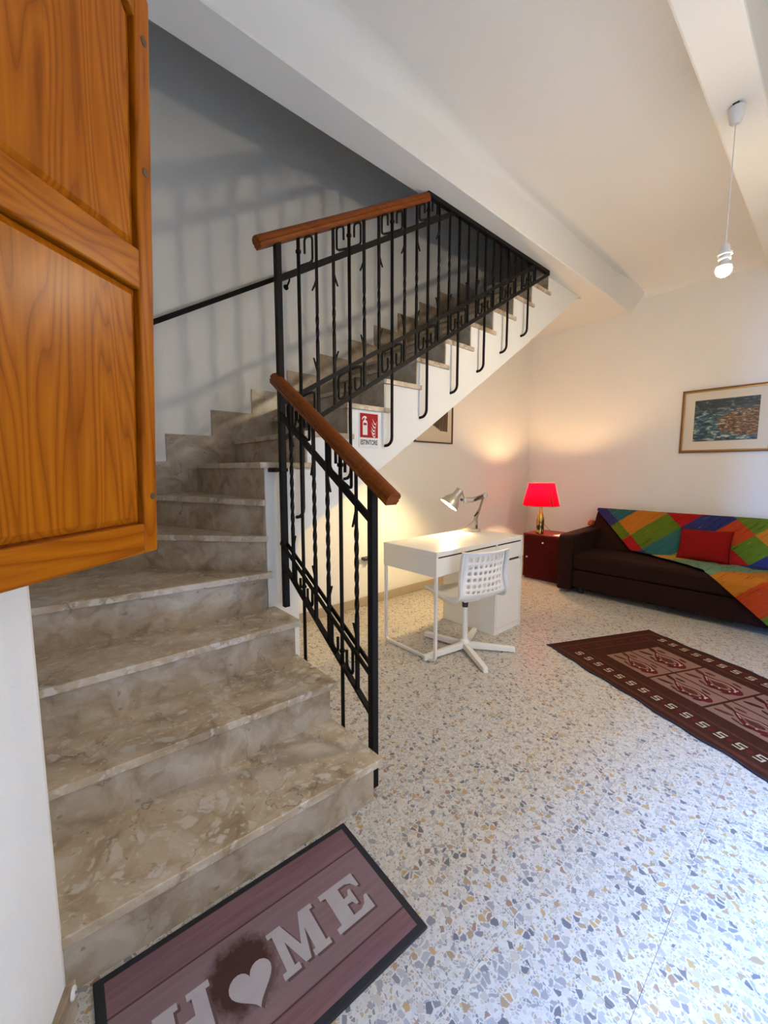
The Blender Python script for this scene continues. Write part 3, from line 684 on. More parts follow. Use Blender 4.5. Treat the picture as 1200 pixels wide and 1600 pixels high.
# ------------------------------------------------------------------ desk
dk = thing('writing_desk', 'white laminate desk with steel legs, one wide drawer and a door cabinet', 'desk', (1.945, 1.70, 0))
DW, DD, DH = 1.05, 0.52, 0.75
UX = 0.685                                        # left face of the cabinet
MB().box(0, DW, 0, DD, DH-0.034, DH).build('tabletop', 'laminate', dk, bevel=0.0025)
MB().box(0.002, 0.018, 0.004, DD, DH-0.17, DH-0.034).build('side_panel', 'laminate', dk, bevel=0.001)
MB().box(0.018, UX, DD-0.016, DD-0.002, DH-0.17, DH-0.034).build('back_panel', 'laminate', dk)
dr = MB().box(0.022, UX-0.004, 0.006, 0.022, DH-0.165, DH-0.046).build('drawer', 'laminate', dk, bevel=0.001)
MB().box(0.022, UX-0.004, 0.03, 0.45, DH-0.160, DH-0.12).build('drawer_box', 'laminate', dr)
MB().box(0.02, DW-0.02, 0.012, 0.03, DH-0.046, DH-0.034).build('slot_shade', 'gap', dk)  # dark strip standing in for shade in the gap under the tabletop
# cabinet unit
cu = MB().box(UX, UX+0.016, 0.004, DD, 0.0, DH-0.034).box(DW-0.016, DW, 0.0, DD, 0.0, DH-0.034).box(UX+0.016, DW-0.016, DD-0.016, DD, 0.0, DH-0.034).box(UX+0.016, DW-0.016, 0.006, DD-0.016, 0.0, 0.045).build('cabinet', 'laminate', dk, bevel=0.001)
dr2 = MB().box(UX+0.019, DW-0.019, 0.003, 0.018, DH-0.165, DH-0.046).build('drawer', 'laminate', dk, bevel=0.001)
MB().box(UX+0.03, DW-0.03, 0.03, 0.45, DH-0.160, DH-0.12).build('drawer_box', 'laminate', dr2)
MB().box(UX+0.016, DW-0.016, 0.022, 0.032, DH-0.20, DH-0.15).build('slot_shade', 'gap', dk)
MB().box(UX+0.019, DW-0.019, 0.003, 0.019, 0.05, DH-0.185).build('cabinet_door', 'laminate', dk, bevel=0.001)
# steel leg frame: two legs and a floor bar bent as one U
r_ = 0.035
def frame_pts():
    y0, y1, zb = 0.014, DD-0.014, 0.011
    p = [(0.013, y0, DH-0.036), (0.013, y0, zb+r_)]
    p += [(0.013, y0+r_*(1-math.cos(t)), zb+r_-r_*math.sin(t)) for t in lin(0, math.pi/2, 6)[1:]]
    p += [(0.013, y1-r_+r_*math.sin(t), zb+r_-r_*math.cos(t)) for t in lin(0, math.pi/2, 6)]
    p += [(0.013, y1, DH-0.036)]; return p
MB().tube(frame_pts(), 0.0135, 4, 0, True, math.pi/4).build('leg_frame', 'steel_white', dk, bevel=0.002)
MB().lathe([(0.03, 0.0), (0.03, 0.002), (0.024, 0.0025)], (0.40, 0.43, DH), 20).build('cable_cap', 'laminate', dk)

# ------------------------------------------------------------------ swivel chair
ch = thing('swivel_chair', 'white plastic swivel chair with dotted perforated back, pushed up to the desk', 'chair', (2.272, 1.715, 0), math.radians(-13))
prof_c = [(0.215, 0.418), (0.19, 0.432), (0.12, 0.428), (0.04, 0.416), (-0.05, 0.408), (-0.12, 0.410), (-0.165, 0.424), (-0.193, 0.455), (-0.205, 0.50), (-0.212, 0.56), (-0.219, 0.62), (-0.228, 0.68), (-0.240, 0.755)]
def cprof(t):
    t = max(0, min(len(prof_c)-1.0001, t)); i = int(t); f_ = t-i
    p_ = [Vector(prof_c[max(0, min(len(prof_c)-1, k))]) for k in (i-1, i, i+1, i+2)]
    return 0.5*((2*p_[1])+(p_[2]-p_[0])*f_+(2*p_[0]-5*p_[1]+4*p_[2]-p_[3])*f_*f_+(3*p_[1]-p_[0]-3*p_[2]+p_[3])*f_**3)
TT = len(prof_c)-1
def csurf(u, t):                 # u in -1..1 across
    p_ = cprof(t); y, z = p_.x, p_.y
    back = max(0, min(1, (t-6)/3)); seat = 1-back
    wd = 0.205*seat+0.190*back
    if t < 1.5: wd *= 0.90+0.10*math.sqrt(max(0, t/1.5))
    if t > TT-0.5: wd *= 0.985
    x = u*wd
    y += back*0.055*(abs(u)**2.2); z += seat*0.022*(abs(u)**3)
    return (x, y, z)
m = MB(); vid = {}
def cv(u, t):
    k = (round(u, 5), round(t, 5))
    if k not in vid: vid[k] = len(m.v); m.v.append(csurf(u, t))
    return vid[k]
us = lin(-1, 1, 11); ts = [i*0.5 for i in range(0, 15)] + [7.0+0.75*i for i in range(1, 7)] + [TT-0.0]
ts = [i*0.5 for i in range(0, 15)] + lin(7.25, TT-0.30, 7) + [TT]
holes = lin(7.25, TT-0.30, 7)
for i in range(len(us)-1):
    for j in range(len(ts)-1):
        a_, b_, c_, d_ = us[i], us[i+1], ts[j], ts[j+1]
        if c_ >= 7.24 and d_ <= TT-0.29 and 1 <= i <= 8:
            um, tm = (a_+b_)/2, (c_+d_)/2
            outer = [(b_, tm), (b_, d_), (um, d_), (a_, d_), (a_, tm), (a_, c_), (um, c_), (b_, c_)]
            inner = [(um+(b_-a_)*0.27*math.cos(k*math.pi/4), tm+(d_-c_)*0.27*math.sin(k*math.pi/4)) for k in range(8)]
            oi = [cv(*q) for q in outer]; ii = [cv(*q) for q in inner]
            for k in range(8): m.f.append((oi[k], oi[(k+1) % 8], ii[(k+1) % 8], ii[k])); m.m.append(0)
        else:
            um, tm = (a_+b_)/2, (c_+d_)/2
            ring = [(a_, c_)]
            if (round(um, 5), round(c_, 5)) in vid or (c_ == 7.25 and 1 <= i <= 8) or (abs(c_-(TT-0.30)) < 1e-6 and 1 <= i <= 8): ring.append((um, c_))
            ring.append((b_, c_))
            if i == 0 and c_ >= 7.24 and d_ <= TT-0.29: ring.append((b_, tm))
            ring.append((b_, d_))
            if abs(d_-7.25) < 1e-6 and 1 <= i <= 8: ring.append((um, d_))
            ring.append((a_, d_))
            if i == 9 and c_ >= 7.24 and d_ <= TT-0.29: ring.append((a_, tm))
            m.f.append(tuple(cv(*q) for q in ring)); m.m.append(0)
shell = m.build('shell', 'plastic', ch, smooth=True)
md = shell.modifiers.new('thickness', 'SOLIDIFY'); md.thickness = 0.006; md.offset = 0
per = [csurf(-1, t) for t in lin(0, TT, 40)] + [csurf(u, TT) for u in lin(-1, 1, 12)[1:]] + [csurf(1, t) for t in lin(TT, 0, 40)[1:]] + [csurf(u, 0) for u in lin(1, -1, 12)[1:-1]]
# wide turned-down flange around the shell
fv = []; ff = []; nP = len(per)
for i, p_ in enumerate(per):
    u_ = Vector(p_)
    t_up = min(1, max(0, (u_.z-0.44)/0.06))
    out = Vector((0.008*(1 if u_.x > 0 else -1), 0, 0))
    drop = Vector((0, -0.034*t_up, -0.032*(1-t_up)))
    fv += [u_, u_+out+drop*0.3, u_+out+drop]
for i in range(nP):
    j = (i+1) % nP
    for k in range(2): ff.append((i*3+k, i*3+k+1, j*3+k+1, j*3+k))
fo = MB().add(fv, ff).build('rim', 'plastic', ch, smooth=True)
md = fo.modifiers.new('thickness', 'SOLIDIFY'); md.thickness = 0.006; md.offset = 0
MB().box(-0.07, 0.07, -0.08, 0.08, 0.375, 0.402).build('seat_plate', 'steel_white', ch, bevel=0.006)
MB().lathe([(0.022, 0.03), (0.022, 0.315)], (0, 0, 0), 20).build('column', 'steel_white', ch, smooth='auto')
MB().lathe([(0.020, 0.315), (0.022, 0.345), (0.022, 0.355), (0.018, 0.376)], (0, 0, 0), 20).build('collar', 'black_plastic', ch, smooth='auto')
MB().lathe([(0.038, 0.022), (0.038, 0.062), (0.03, 0.075), (0.022, 0.08)], (0, 0, 0), 20).build('hub', 'steel_white', ch, smooth='auto')
for k in range(5):
    a_ = math.radians(24+72*k+13)
    d_ = Vector((math.cos(a_), math.sin(a_), 0)); q = Vector((-d_.y, d_.x, 0))
    v = []
    for r0, wv, z0, z1 in ((0.02, 0.020, 0.016, 0.058), (0.34, 0.019, 0.004, 0.036), (0.352, 0.014, 0.0, 0.032)):
        c_ = d_*r0; v += [c_+q*wv+Vector((0, 0, z0)), c_-q*wv+Vector((0, 0, z0)), c_-q*wv*0.9+Vector((0, 0, z1)), c_+q*wv*0.9+Vector((0, 0, z1))]
    f = [(0, 1, 2, 3), (11, 10, 9, 8)]
    for b_ in (0, 4):
        for j in range(4): f.append((b_+j, b_+(j+1) % 4, b_+4+(j+1) % 4, b_+4+j))
    MB().add(v, f).build('leg', 'steel_white', ch, bevel=0.003)

# ------------------------------------------------------------------ desk lamp (drawn in its own plane: a = along, z = up)
lx, ly = 2.885, 2.125
dl = thing('desk_lamp', 'silver jointed desk lamp, lit, its shade turned down over the white desk', 'lamp', (lx, ly, DH), -YAW)
LS = 0.95
def A(a_, z, y=0): return (a_*LS, y, z*LS)
MB().lathe([(0.0, 0), (0.080, 0), (0.082, 0.006), (0.078, 0.016), (0.05, 0.021), (0.0, 0.022)], (0, 0, 0), 32).build('base', 'lamp_paint', dl, smooth='auto')
MB().tube([A(0.044, 0.015), A(0.044, 0.06)], 0.0095, 12).build('post', 'black_plastic', dl, smooth='auto')
MB().tube([A(0.044, 0.055), A(0.042, 0.10)], 0.012, 12).build('knuckle', 'chrome', dl, smooth='auto')
for y in (-0.010, 0.010):
    MB().tube([A(0.036, 0.085, y), A(0.106, 0.335, y)], 0.0068, 8).build('lower_arm', 'chrome', dl)
MB().tube([A(0.020, 0.105), A(0.028, 0.14), A(0.085, 0.25)], 0.0040, 6).build('link_rod', 'chrome', dl)
for y in (-0.016, 0.016):
    MB().tube([A(0.024+y*0.3, 0.135, y), A(0.055+y*0.3, 0.175, y)], 0.0075, 8).build('spring', 'dark_iron', dl)
MB().lathe([(0.016, -0.016), (0.016, 0.016)], A(0.108, 0.326), 16, 0, (0, 1, 0)).build('elbow', 'chrome', dl, smooth='auto')
MB().tube([A(0.10, 0.335), A(0.115, 0.345), A(0.132, 0.34), A(0.137, 0.322), A(0.122, 0.308)], 0.0045, 6).build('elbow_loop', 'chrome', dl)
MB().tube([A(0.108, 0.335, 0.0), A(0.02, 0.307, 0.0), A(-0.075, 0.300, 0.0)], 0.0066, 8).build('upper_arm', 'chrome', dl)
MB().tube([A(0.09, 0.300, 0.0), A(0.0, 0.268, 0.0), A(-0.06, 0.263, 0.0)], 0.0066, 8).build('upper_arm', 'chrome', dl)
for y in (-0.012, 0.012):
    MB().tube([A(0.018, 0.278, y), A(0.095, 0.328, y)], 0.0080, 8).build('spring', 'dark_iron', dl)
MB().box(-0.078*LS, -0.052*LS, -0.010, 0.010, 0.255*LS, 0.305*LS).build('head_bracket', 'chrome', dl, bevel=0.003)
MB().tube([A(-0.068, 0.30), A(-0.085, 0.325), A(-0.088, 0.345)], 0.0055, 8).build('head_arm', 'chrome', dl)
MB().lathe([(0.012, -0.016), (0.012, 0.016)], A(-0.098, 0.287), 14, 0, (0, 1, 0)).build('thumb_screw', 'black_plastic', dl, smooth='auto')
oc = Vector(A(-0.214, 0.238)); bk_ = Vector(A(-0.105, 0.378)); ax = (bk_-oc).normalized(); axl = (bk_-oc).length
ax = (ax+Vector((0, 0.10, 0))).normalized()
sp = [(0.090, 0.0), (0.088, 0.012), (0.075, 0.045), (0.055, 0.078), (0.040, 0.098), (0.037, 0.105), (0.036, axl-0.004), (0.030, axl), (0.0, axl)]
si = [(0.0, axl-0.012), (0.028, axl-0.014), (0.033, 0.105), (0.052, 0.076), (0.072, 0.043), (0.086, 0.0)]
MB().lathe([(r*LS, z) for r, z in sp[::-1]]+[(r*LS, z) for r, z in si[::-1]], oc, 32, 0, ax, False).build('lamp_shade', 'lamp_paint', dl, smooth='auto')
br_ = 0.030
MB().lathe([(br_*math.sin(t), -br_*math.cos(t)*1.0) for t in lin(0.02, math.pi-0.02, 12)], oc+ax*0.038, 20, 0, ax).build('bulb', lampmat('desk_bulb_glow', DESK_W, 4*math.pi*br_**2, (1.0, 0.74, 0.36)), dl, smooth=True)
MB().tube([A(0.03, 0.11), A(-0.005, 0.07), A(-0.06, 0.03), A(-0.10, 0.012), A(-0.13, 0.006)], 0.0028, 6).build('cable', 'grey_plug', dl)

# ------------------------------------------------------------------ red cabinet and table lamp
cb = thing('red_cabinet', 'low dark red lacquered cabinet between the white desk and the sofa', 'cabinet', (4.40, 1.985, 0))
CW, CD, CHH = 0.50, 0.42, 0.535          # along y, along x, height
MB().box(0.006, CD, 0, CW, 0.02, CHH-0.02).build('body', 'cab', cb, bevel=0.002)
MB().box(-0.004, CD, -0.004, CW+0.004, CHH-0.02, CHH).build('top', 'cab', cb, bevel=0.003)
MB().box(0.02, CD-0.02, 0.02, CW-0.02, 0, 0.02).build('plinth', 'cab', cb)
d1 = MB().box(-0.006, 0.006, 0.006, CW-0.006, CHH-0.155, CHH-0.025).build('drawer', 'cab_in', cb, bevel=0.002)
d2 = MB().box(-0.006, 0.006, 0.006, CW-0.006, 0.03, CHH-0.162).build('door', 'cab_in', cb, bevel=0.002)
kp = [(0.004, 0), (0.004, 0.010), (0.010, 0.015), (0.011, 0.021), (0.006, 0.026), (0.0, 0.027)]
MB().lathe(kp, (-0.006, CW*0.50, CHH-0.088), 14, 0, (-1, 0, 0)).build('knob', 'knob', d1, smooth=True)
MB().lathe(kp, (-0.006, CW*0.88, CHH-0.275), 14, 0, (-1, 0, 0)).build('knob', 'knob', d2, smooth=True)

tl = thing('table_lamp', 'bottle table lamp with a glowing red drum shade on the red cabinet', 'lamp', (4.475, 2.325, CHH))
bp = [(0.0, 0.002), (0.036, 0.0), (0.043, 0.006), (0.044, 0.15), (0.043, 0.175), (0.034, 0.215), (0.022, 0.25), (0.015, 0.28), (0.014, 0.325), (0.016, 0.327), (0.016, 0.34), (0.0, 0.342)]
MB().lathe(bp, (0, 0, 0), 32).build('bottle', 'bottle', tl, smooth='auto')
MB().tube([(0, 0, 0.34), (0, 0, 0.472)], 0.012, 12).build('socket', 'black_plastic', tl)
s0, s1, rb, rt = 0.332, 0.592, 0.203, 0.140
sd = MB().lathe([(rb, s0), (rt, s1)], (0, 0, 0), 48, 0, None, False).build('lamp_shade', 'shade', tl, smooth=True)
for z, r in ((s0+0.003, rb-0.0005), (s1-0.003, rt+0.0008)):
    k = 48; MB().tube([((r+0.001)*math.cos(2*math.pi*i/k), (r+0.001)*math.sin(2*math.pi*i/k), z) for i in range(k+1)], 0.0035, 6, 0, False).build('trim_ring', 'shade_trim', sd, smooth=True)
# overlapping seam
ca = math.atan2(-2.325, -4.475)+0.62
sv = []
for z, r in ((s0, rb+0.002), (s1, rt+0.002)):
    for da in (-0.06, 0.06): sv.append((r*math.cos(ca+da), r*math.sin(ca+da), z))
MB().add(sv, [(0, 1, 3, 2)]).build('seam', 'shade_trim', sd)
for k in range(3):
    a_ = 2*math.pi*k/3; MB().tube([(0, 0, s1-0.03), (rt*math.cos(a_), rt*math.sin(a_), s1-0.004)], 0.002, 6).build('spoke', 'chrome', tl)
br2 = 0.028
MB().lathe([(br2*math.sin(t), -br2*math.cos(t)) for t in lin(0.02, math.pi-0.02, 12)], (0, 0, 0.500), 20).build('bulb', lampmat('table_bulb_glow', TABLE_W, 4*math.pi*br2**2, (1.0, 0.62, 0.30)), tl, smooth=True)
MB().tube([(0.0, -0.045, 0.12), (0.03, -0.09, 0.06), (0.06, -0.13, 0.012), (0.09, -0.20, 0.005), (0.15, -0.27, 0.005)], 0.003, 6).build('cable', 'grey_plug', tl)
pad = tag(MB().prism([(4.43, 2.04), (4.56, 2.02), (4.58, 2.13), (4.45, 2.15)], CHH, CHH+0.004, 'z').build('paper_slip', 'white_cap'), 'small pale paper slip lying on the red cabinet beside the lamp cable', 'paper')

# ------------------------------------------------------------------ sofa
sf = thing('sofa', 'dark brown velour sofa with plain arms against the right wall', 'sofa', (0, 0, 0))
SY0, SY1 = -0.32, 1.955
MB().box(4.185, 5.10, SY0+0.15, SY1-0.15, 0.065, 0.255).build('base', 'sofa', sf, bevel=0.015, seg=3)
MB().prism([(4.175, 0.262), (4.165, 0.40), (4.20, 0.423), (4.74, 0.408), (4.80, 0.408), (4.80, 0.262)], SY0+0.152, SY1-0.152, 'y').build('seat_cushion', 'sofa', sf, bevel=0.018, seg=3)
MB().prism([(4.755, 0.405), (4.985, 0.80), (5.03, 0.815), (5.10, 0.80), (5.14, 0.74), (5.14, 0.10), (4.80, 0.10)], SY0+0.06, SY1-0.06, 'y').build('back', 'sofa', sf, bevel=0.02, seg=3)
for ya, yb in ((SY1-0.15, SY1), (SY0, SY0+0.15)):
    MB().prism([(4.16, 0.03), (4.16, 0.575), (4.18, 0.602), (4.23, 0.610), (4.80, 0.625), (5.12, 0.64), (5.12, 0.03)], ya, yb, 'y').build('arm', 'sofa', sf, bevel=0.022, seg=3)
for x in (4.26, 5.0):
    for y in (SY0+0.25, SY1-0.22): MB().lathe([(0.022, 0), (0.028, 0.066)], (x, y, 0), 14).build('foot', 'black_plastic', sf)
# throw over the sofa, laid as a diamond: each woven square keeps its own colour
PR = [(5.148, .60), (5.148, .73), (5.085, .825), (4.98, .832), (4.735, .425), (4.205, .437), (4.158, .402), (4.150, .03)]
cum = [0]
for p_, q in zip(PR, PR[1:]): cum.append(cum[-1]+math.dist(p_, q))
T_OFF = cum[3]-0.194                      # so that t matches the measured profile
def pos(t):
    s_ = t+T_OFF
    for i in range(len(PR)-1):
        if s_ <= cum[i+1] or i == len(PR)-2:
            f_ = (s_-cum[i])/(cum[i+1]-cum[i]); return PR[i][0]+(PR[i+1][0]-PR[i][0])*f_, PR[i][1]+(PR[i+1][1]-PR[i][1])*f_
def spos(t):
    a_ = [pos(t+d) for d in (-0.024, -0.012, 0, 0.012, 0.024)]; return sum(p_[0] for p_ in a_)/5, sum(p_[1] for p_ in a_)/5
PE = [(-.3, 2.10), (.60, 2.11), (.669, 2.11), (.725, 2.02), (.989, 1.943), (1.25, 1.915), (1.6, 1.86)]
def pedge(t):
    for (a_, pa), (b_, pb) in zip(PE, PE[1:]):
        if t <= b_: return pa+(pb-pa)*(t-a_)/(b_-a_)
    return PE[-1][1]
RED, BLU, TEA, GRN, ORA, ORR, YEL, LTE, LGR = (.30, .010, .008), (.022, .028, .105), (.022, .105, .095), (.085, .135, .010), (.40, .135, .012), (.36, .040, .007), (.42, .24, .04), (.12, .21, .13), (.16, .19, .05)
QB = [1.285, .995, .71, .425, .14, -.145, -.40, -.56, -.87, -1.17, -1.47]
TAB = [[(1.975, BLU), (-9, TEA)], [(1.97, GRN), (1.39, ORA), (-9, TEA)], [(1.975, RED), (1.40, GRN), (-9, RED)], [(1.975, BLU), (1.40, TEA), (.86, BLU), (-9, GRN)],
       [(1.72, YEL), (1.40, LGR), (1.13, GRN), (.86, ORR), (.55, GRN), (-9, RED)], [(1.5, LTE), (1.17, RED), (.87, GRN), (.55, ORA), (-9, BLU)], [(1.30, LTE), (.95, BLU), (.62, RED), (-9, TEA)],
       [(1.30, LTE), (.9, LGR), (-9, GRN)], [(.85, ORA), (.5, GRN), (-9, BLU)], [(.80, ORR), (.5, TEA), (-9, ORA)], [(.80, GRN), (.4, RED), (-9, YEL)], [(-9, BLU)]]
def patch(y, t):
    p_, q = y+t, y-t; k = 0
    while k < len(QB) and q < QB[k]: k += 1
    for thr, c_ in TAB[min(k, len(TAB)-1)]:
        if p_ > thr: return c_
T0_, T1_, dt = -0.10, 1.56, 0.0085
y0_, y1_ = SY0+0.16, 1.90
nT = int((T1_-T0_)/dt)
rows = []
m = MB(); cols = []
NS = int((2.2)/dt)
# march along diagonals so that the free edge is straight: rows in t, columns measured from the edge
for i in range(nT+1):
    t = T0_+dt*i; ye = min(pedge(t)-t, 1.888); row = []
    x, z = spos(t)
    for j in range(NS):
        y = ye-dt*j
        if y < y0_-dt: break
        y = max(y, y0_)
        wv = 0.004*noise.noise((y*9, t*9, 0.3))+0.0025*noise.noise((y*23, t*23, 1.7))
        lift = 0.010+wv
        if t < 0.68: dx, dz = -0.86, 0.5
        else: dx, dz = (0, 1) if t < 1.2 else (-1, 0)
        row.append((y, (x+dx*lift, y, z+dz*lift), t))
    rows.append(row)
idx = []
for row in rows:
    idx.append([len(m.v)+k for k in range(len(row))]); m.v += [r[1] for r in row]
for i in range(nT):
    n_ = min(len(rows[i]), len(rows[i+1]))
    for j in range(n_-1):
        m.f.append((idx[i][j], idx[i][j+1], idx[i+1][j+1], idx[i+1][j])); m.m.append(0)
        cols.append(patch(sum(rows[a_][b_][0] for a_, b_ in ((i, j), (i, j+1), (i+1, j), (i+1, j+1)))/4, rows[i][j][2]+dt/2))
me = bpy.data.meshes.new('throw_blanket'); me.from_pydata(m.v, [], m.f); me.materials.append(M['throw'])
ca_ = me.color_attributes.new('patch', 'FLOAT_COLOR', 'CORNER')
for p_, c_ in zip(me.polygons, cols):
    p_.use_smooth = True
    for li in p_.loop_indices: ca_.data[li].color = (*c_, 1)
th = bpy.data.objects.new('throw_blanket', me); C.objects.link(th)
md = th.modifiers.new('thickness', 'SOLIDIFY'); md.thickness = 0.005; md.offset = 0
tag(th, 'multicoloured patchwork throw draped diagonally over the brown sofa', 'blanket')
# red cushion leaning on the throw
def pillow(w_, h_, d_, nu=22, nv=18):
    m = MB(); rings = {}
    for s_ in (1, -1):
        for i in range(nu+1):
            for j in range(nv+1):
                u_, v_ = -1+2*i/nu, -1+2*j/nv
                ed = (1-abs(u_)**2.4)*(1-abs(v_)**2.4)
                px_ = u_*w_/2*(1-0.055*(1-abs(v_)**2)*abs(u_)**3); pz_ = v_*h_/2*(1-0.06*(1-abs(u_)**2)*abs(v_)**3)
                if s_ == -1 and (i in (0, nu) or j in (0, nv)): rings[(s_, i, j)] = rings[(1, i, j)]; continue
                rings[(s_, i, j)] = len(m.v); m.v.append((px_, s_*d_/2*max(0, ed)**0.5, pz_))
        for i in range(nu):
            for j in range(nv):
                q = (rings[(s_, i, j)], rings[(s_, i+1, j)], rings[(s_, i+1, j+1)], rings[(s_, i, j+1)])
                m.f.append(q); m.m.append(0)
    return m
pw = pillow(0.405, 0.325, 0.13).build('cushion', 'cushion', smooth=True)
pw.location = (4.715, 0.832, 0.572); pw.rotation_euler = (math.radians(-27), math.radians(-1.5), math.radians(-90-2))
tag(pw, 'plain dark red cushion leaning on the patchwork throw', 'cushion')
oc_ = tag(MB().prism([(4.86, 0.64), (4.95, 0.64), (4.98, 0.668), (4.93, 0.70), (4.88, 0.69), (4.85, 0.66)], 1.897, 1.948, 'y').build('folded_cloth', 'terracotta_cloth', bevel=0.012, seg=3), 'small folded orange cloth on the sofa arm beside the backrest', 'cloth')

# ------------------------------------------------------------------ pictures
pa = thing('framed_painting', 'gilt framed seascape with brown rocks hanging on the right wall above the sofa', 'painting', (XB, 0.842, 1.775))
py0, py1, pz0, pz1 = -0.358, 0.358, -0.318, 0.318
def frame_ring(y0, y1, z0, z1, w_, xa, xb, name, mat):
    for (a0, a1, b0, b1) in ((y0, y1, z0, z0+w_), (y0, y1, z1-w_, z1), (y0, y0+w_, z0+w_, z1-w_), (y1-w_, y1, z0+w_, z1-w_)):
        MB().box(xa, xb, a0, a1, b0, b1).build(name, mat, pa, bevel=0.003)
frame_ring(py0, py1, pz0, pz1, 0.014, -0.030, 0, 'frame_moulding', 'gold_dark')
frame_ring(py0+0.014, py1-0.014, pz0+0.014, pz1-0.014, 0.013, -0.026, -0.002, 'frame_slip', 'gold')
MB().box(-0.014, -0.004, py0+0.02, py1-0.02, pz0+0.02, pz1-0.02).build('mount', 'mount', pa)
MB().box(-0.0160, -0.0142, -0.252, 0.248, -0.204, 0.208).build('canvas', 'seascape', pa)
p2 = thing('framed_print', 'dark framed brown print on the back wall, half hidden by the stairs', 'picture', (3.27, YB, 1.83))
fw_, hw, hh = 0.014, 0.30, 0.268
for (a0, a1, b0, b1) in ((-hw, hw, -hh, -hh+fw_), (-hw, hw, hh-fw_, hh), (-hw, -hw+fw_, -hh+fw_, hh-fw_), (hw-fw_, hw, -hh+fw_, hh-fw_)):
    MB().box(a0, a1, -0.022, 0, b0, b1).build('frame_moulding', 'frame_dark', p2, bevel=0.002)
MB().box(-hw+0.01, hw-0.01, -0.010, -0.002, -hh+0.01, hh-0.01).build('sheet', 'paper', p2)
jag = [(-0.20, 0.20), (-0.20, -0.02)]
random.seed(3)
for i in range(14):
    x = -0.19+0.021*i; z = 0.02-0.145*(i/13)**0.8
    jag += [(x, z+0.012*random.random()), (x+0.012, z-0.012)]
jag += [(0.12, -0.135), (0.215, -0.14), (0.225, 0.20)]
MB().prism(jag, -0.0115, -0.0102, 'y').build('drawing', 'ink', p2)

# ------------------------------------------------------------------ extinguisher sign on the stair flank
sg = thing('extinguisher_sign', 'red and white ESTINTORE fire extinguisher sign on the stair flank', 'sign', (1.589, YS, 1.522))
MB().box(-0.077, 0.077, -0.003, 0, -0.109, 0.107).build('plate', 'sign_white', sg, bevel=0.001)
MB().box(-0.070, 0.070, -0.0042, -0.003, -0.047, 0.097).build('red_panel', 'sign_red', sg)
ex = [(-0.050, -0.032), (-0.014, -0.032), (-0.014, 0.040), (-0.018, 0.052), (-0.026, 0.056), (-0.038, 0.056), (-0.046, 0.052), (-0.050, 0.040)]
pic = MB().prism(ex, -0.0050, -0.0042, 'y').prism([(-0.036, 0.056), (-0.028, 0.056), (-0.028, 0.072), (-0.022, 0.066), (-0.018, 0.070), (-0.026, 0.080), (-0.038, 0.080), (-0.050, 0.074), (-0.056, 0.060), (-0.052, 0.058), (-0.046, 0.068), (-0.036, 0.072)], -0.0050, -0.0042, 'y').build('extinguisher_mark', 'sign_white', sg)
MB().prism([(-0.044, 0.026), (-0.020, 0.026), (-0.020, 0.040), (-0.044, 0.040)], -0.0056, -0.0050, 'y').build('label_mark', 'sign_red', sg)
fm = MB()
for (x0, z0, x1, z1, wd) in ((0.020, -0.018, 0.052, -0.034, .009), (0.012, 0.002, 0.050, -0.018, .010), (0.016, 0.020, 0.050, 0.000, .010), (0.020, 0.046, 0.054, 0.018, .010), (0.026, 0.070, 0.058, 0.038, .009)):
    up_ = [(x0+(x1-x0)*k/6, z0+(z1-z0)*k/6-0.014*math.sin(math.pi*k/6)+wd*0.55*math.sin(math.pi*k/6)) for k in range(7)]
    dn_ = [(x0+(x1-x0)*k/6, z0+(z1-z0)*k/6-0.014*math.sin(math.pi*k/6)-wd*0.55*math.sin(math.pi*k/6)) for k in range(6, -1, -1)]
    up_[-1] = (x1+0.004, z1+0.018); fm.prism((up_+dn_[1:-1])[::-1], -0.0050, -0.0042, 'y')
fm.build('flame_mark', 'sign_white', sg)
def text_mesh(body, name, mat, parent, size, sx, loc, rot, extr=0.0004):
    cu_ = bpy.data.curves.new(name, 'FONT'); cu_.body = body; cu_.size = size; cu_.align_x = 'CENTER'; cu_.align_y = 'CENTER'; cu_.extrude = extr; cu_.offset = 0.0009
    o = bpy.data.objects.new(name+'_curve', cu_); C.objects.link(o)
    me_ = bpy.data.meshes.new_from_object(o.evaluated_get(bpy.context.evaluated_depsgraph_get()))
    bpy.data.objects.remove(o); me_.name = name; me_.materials.clear(); me_.materials.append(M[mat])
    r = bpy.data.objects.new(name, me_); C.objects.link(r); r.parent = parent; r.location = loc; r.rotation_euler = rot; r.scale = (sx, 1, 1)
    return r
bpy.context.view_layer.update()
text_mesh('ESTINTORE', 'lettering', 'sign_black', sg, 0.040, 0.66, (0.0, -0.0034, -0.077), (math.pi/2, 0, 0))

# ------------------------------------------------------------------ pendant bulb
bx, by = 2.717, 0.492
pd_ = thing('pendant_light', 'bare lit bulb hanging on a thin white cord from the ceiling beam', 'lamp', (bx, by, SOF))
MB().lathe([(0.0, -0.080), (0.014, -0.079), (0.025, -0.066), (0.031, -0.036), (0.033, -0.006), (0.028, 0.0)], (0, 0, -0.006), 28).build('ceiling_cup', 'white_cap', pd_, smooth='auto')
MB().box(-0.03, 0.03, -0.012, 0.012, -0.010, 0.0).build('hook_plate', 'dark_iron', pd_)
zb = 2.285-SOF
MB().tube([(0, 0, -0.085), (0.003, 0.001, -0.3), (-0.003, 0, -0.45), (0, 0, zb+0.12)], 0.0028, 6).build('cord', 'white_cap', pd_)
MB().lathe([(0.008, 0.125), (0.016, 0.115), (0.020, 0.095), (0.020, 0.082), (0.030, 0.080), (0.030, 0.070), (0.021, 0.068), (0.021, 0.056), (0.027, 0.054), (0.027, 0.046), (0.019, 0.044), (0.017, 0.036)], (0, 0, zb), 24).build('bulb_holder', 'white_cap', pd_, smooth='auto')
br3 = 0.033
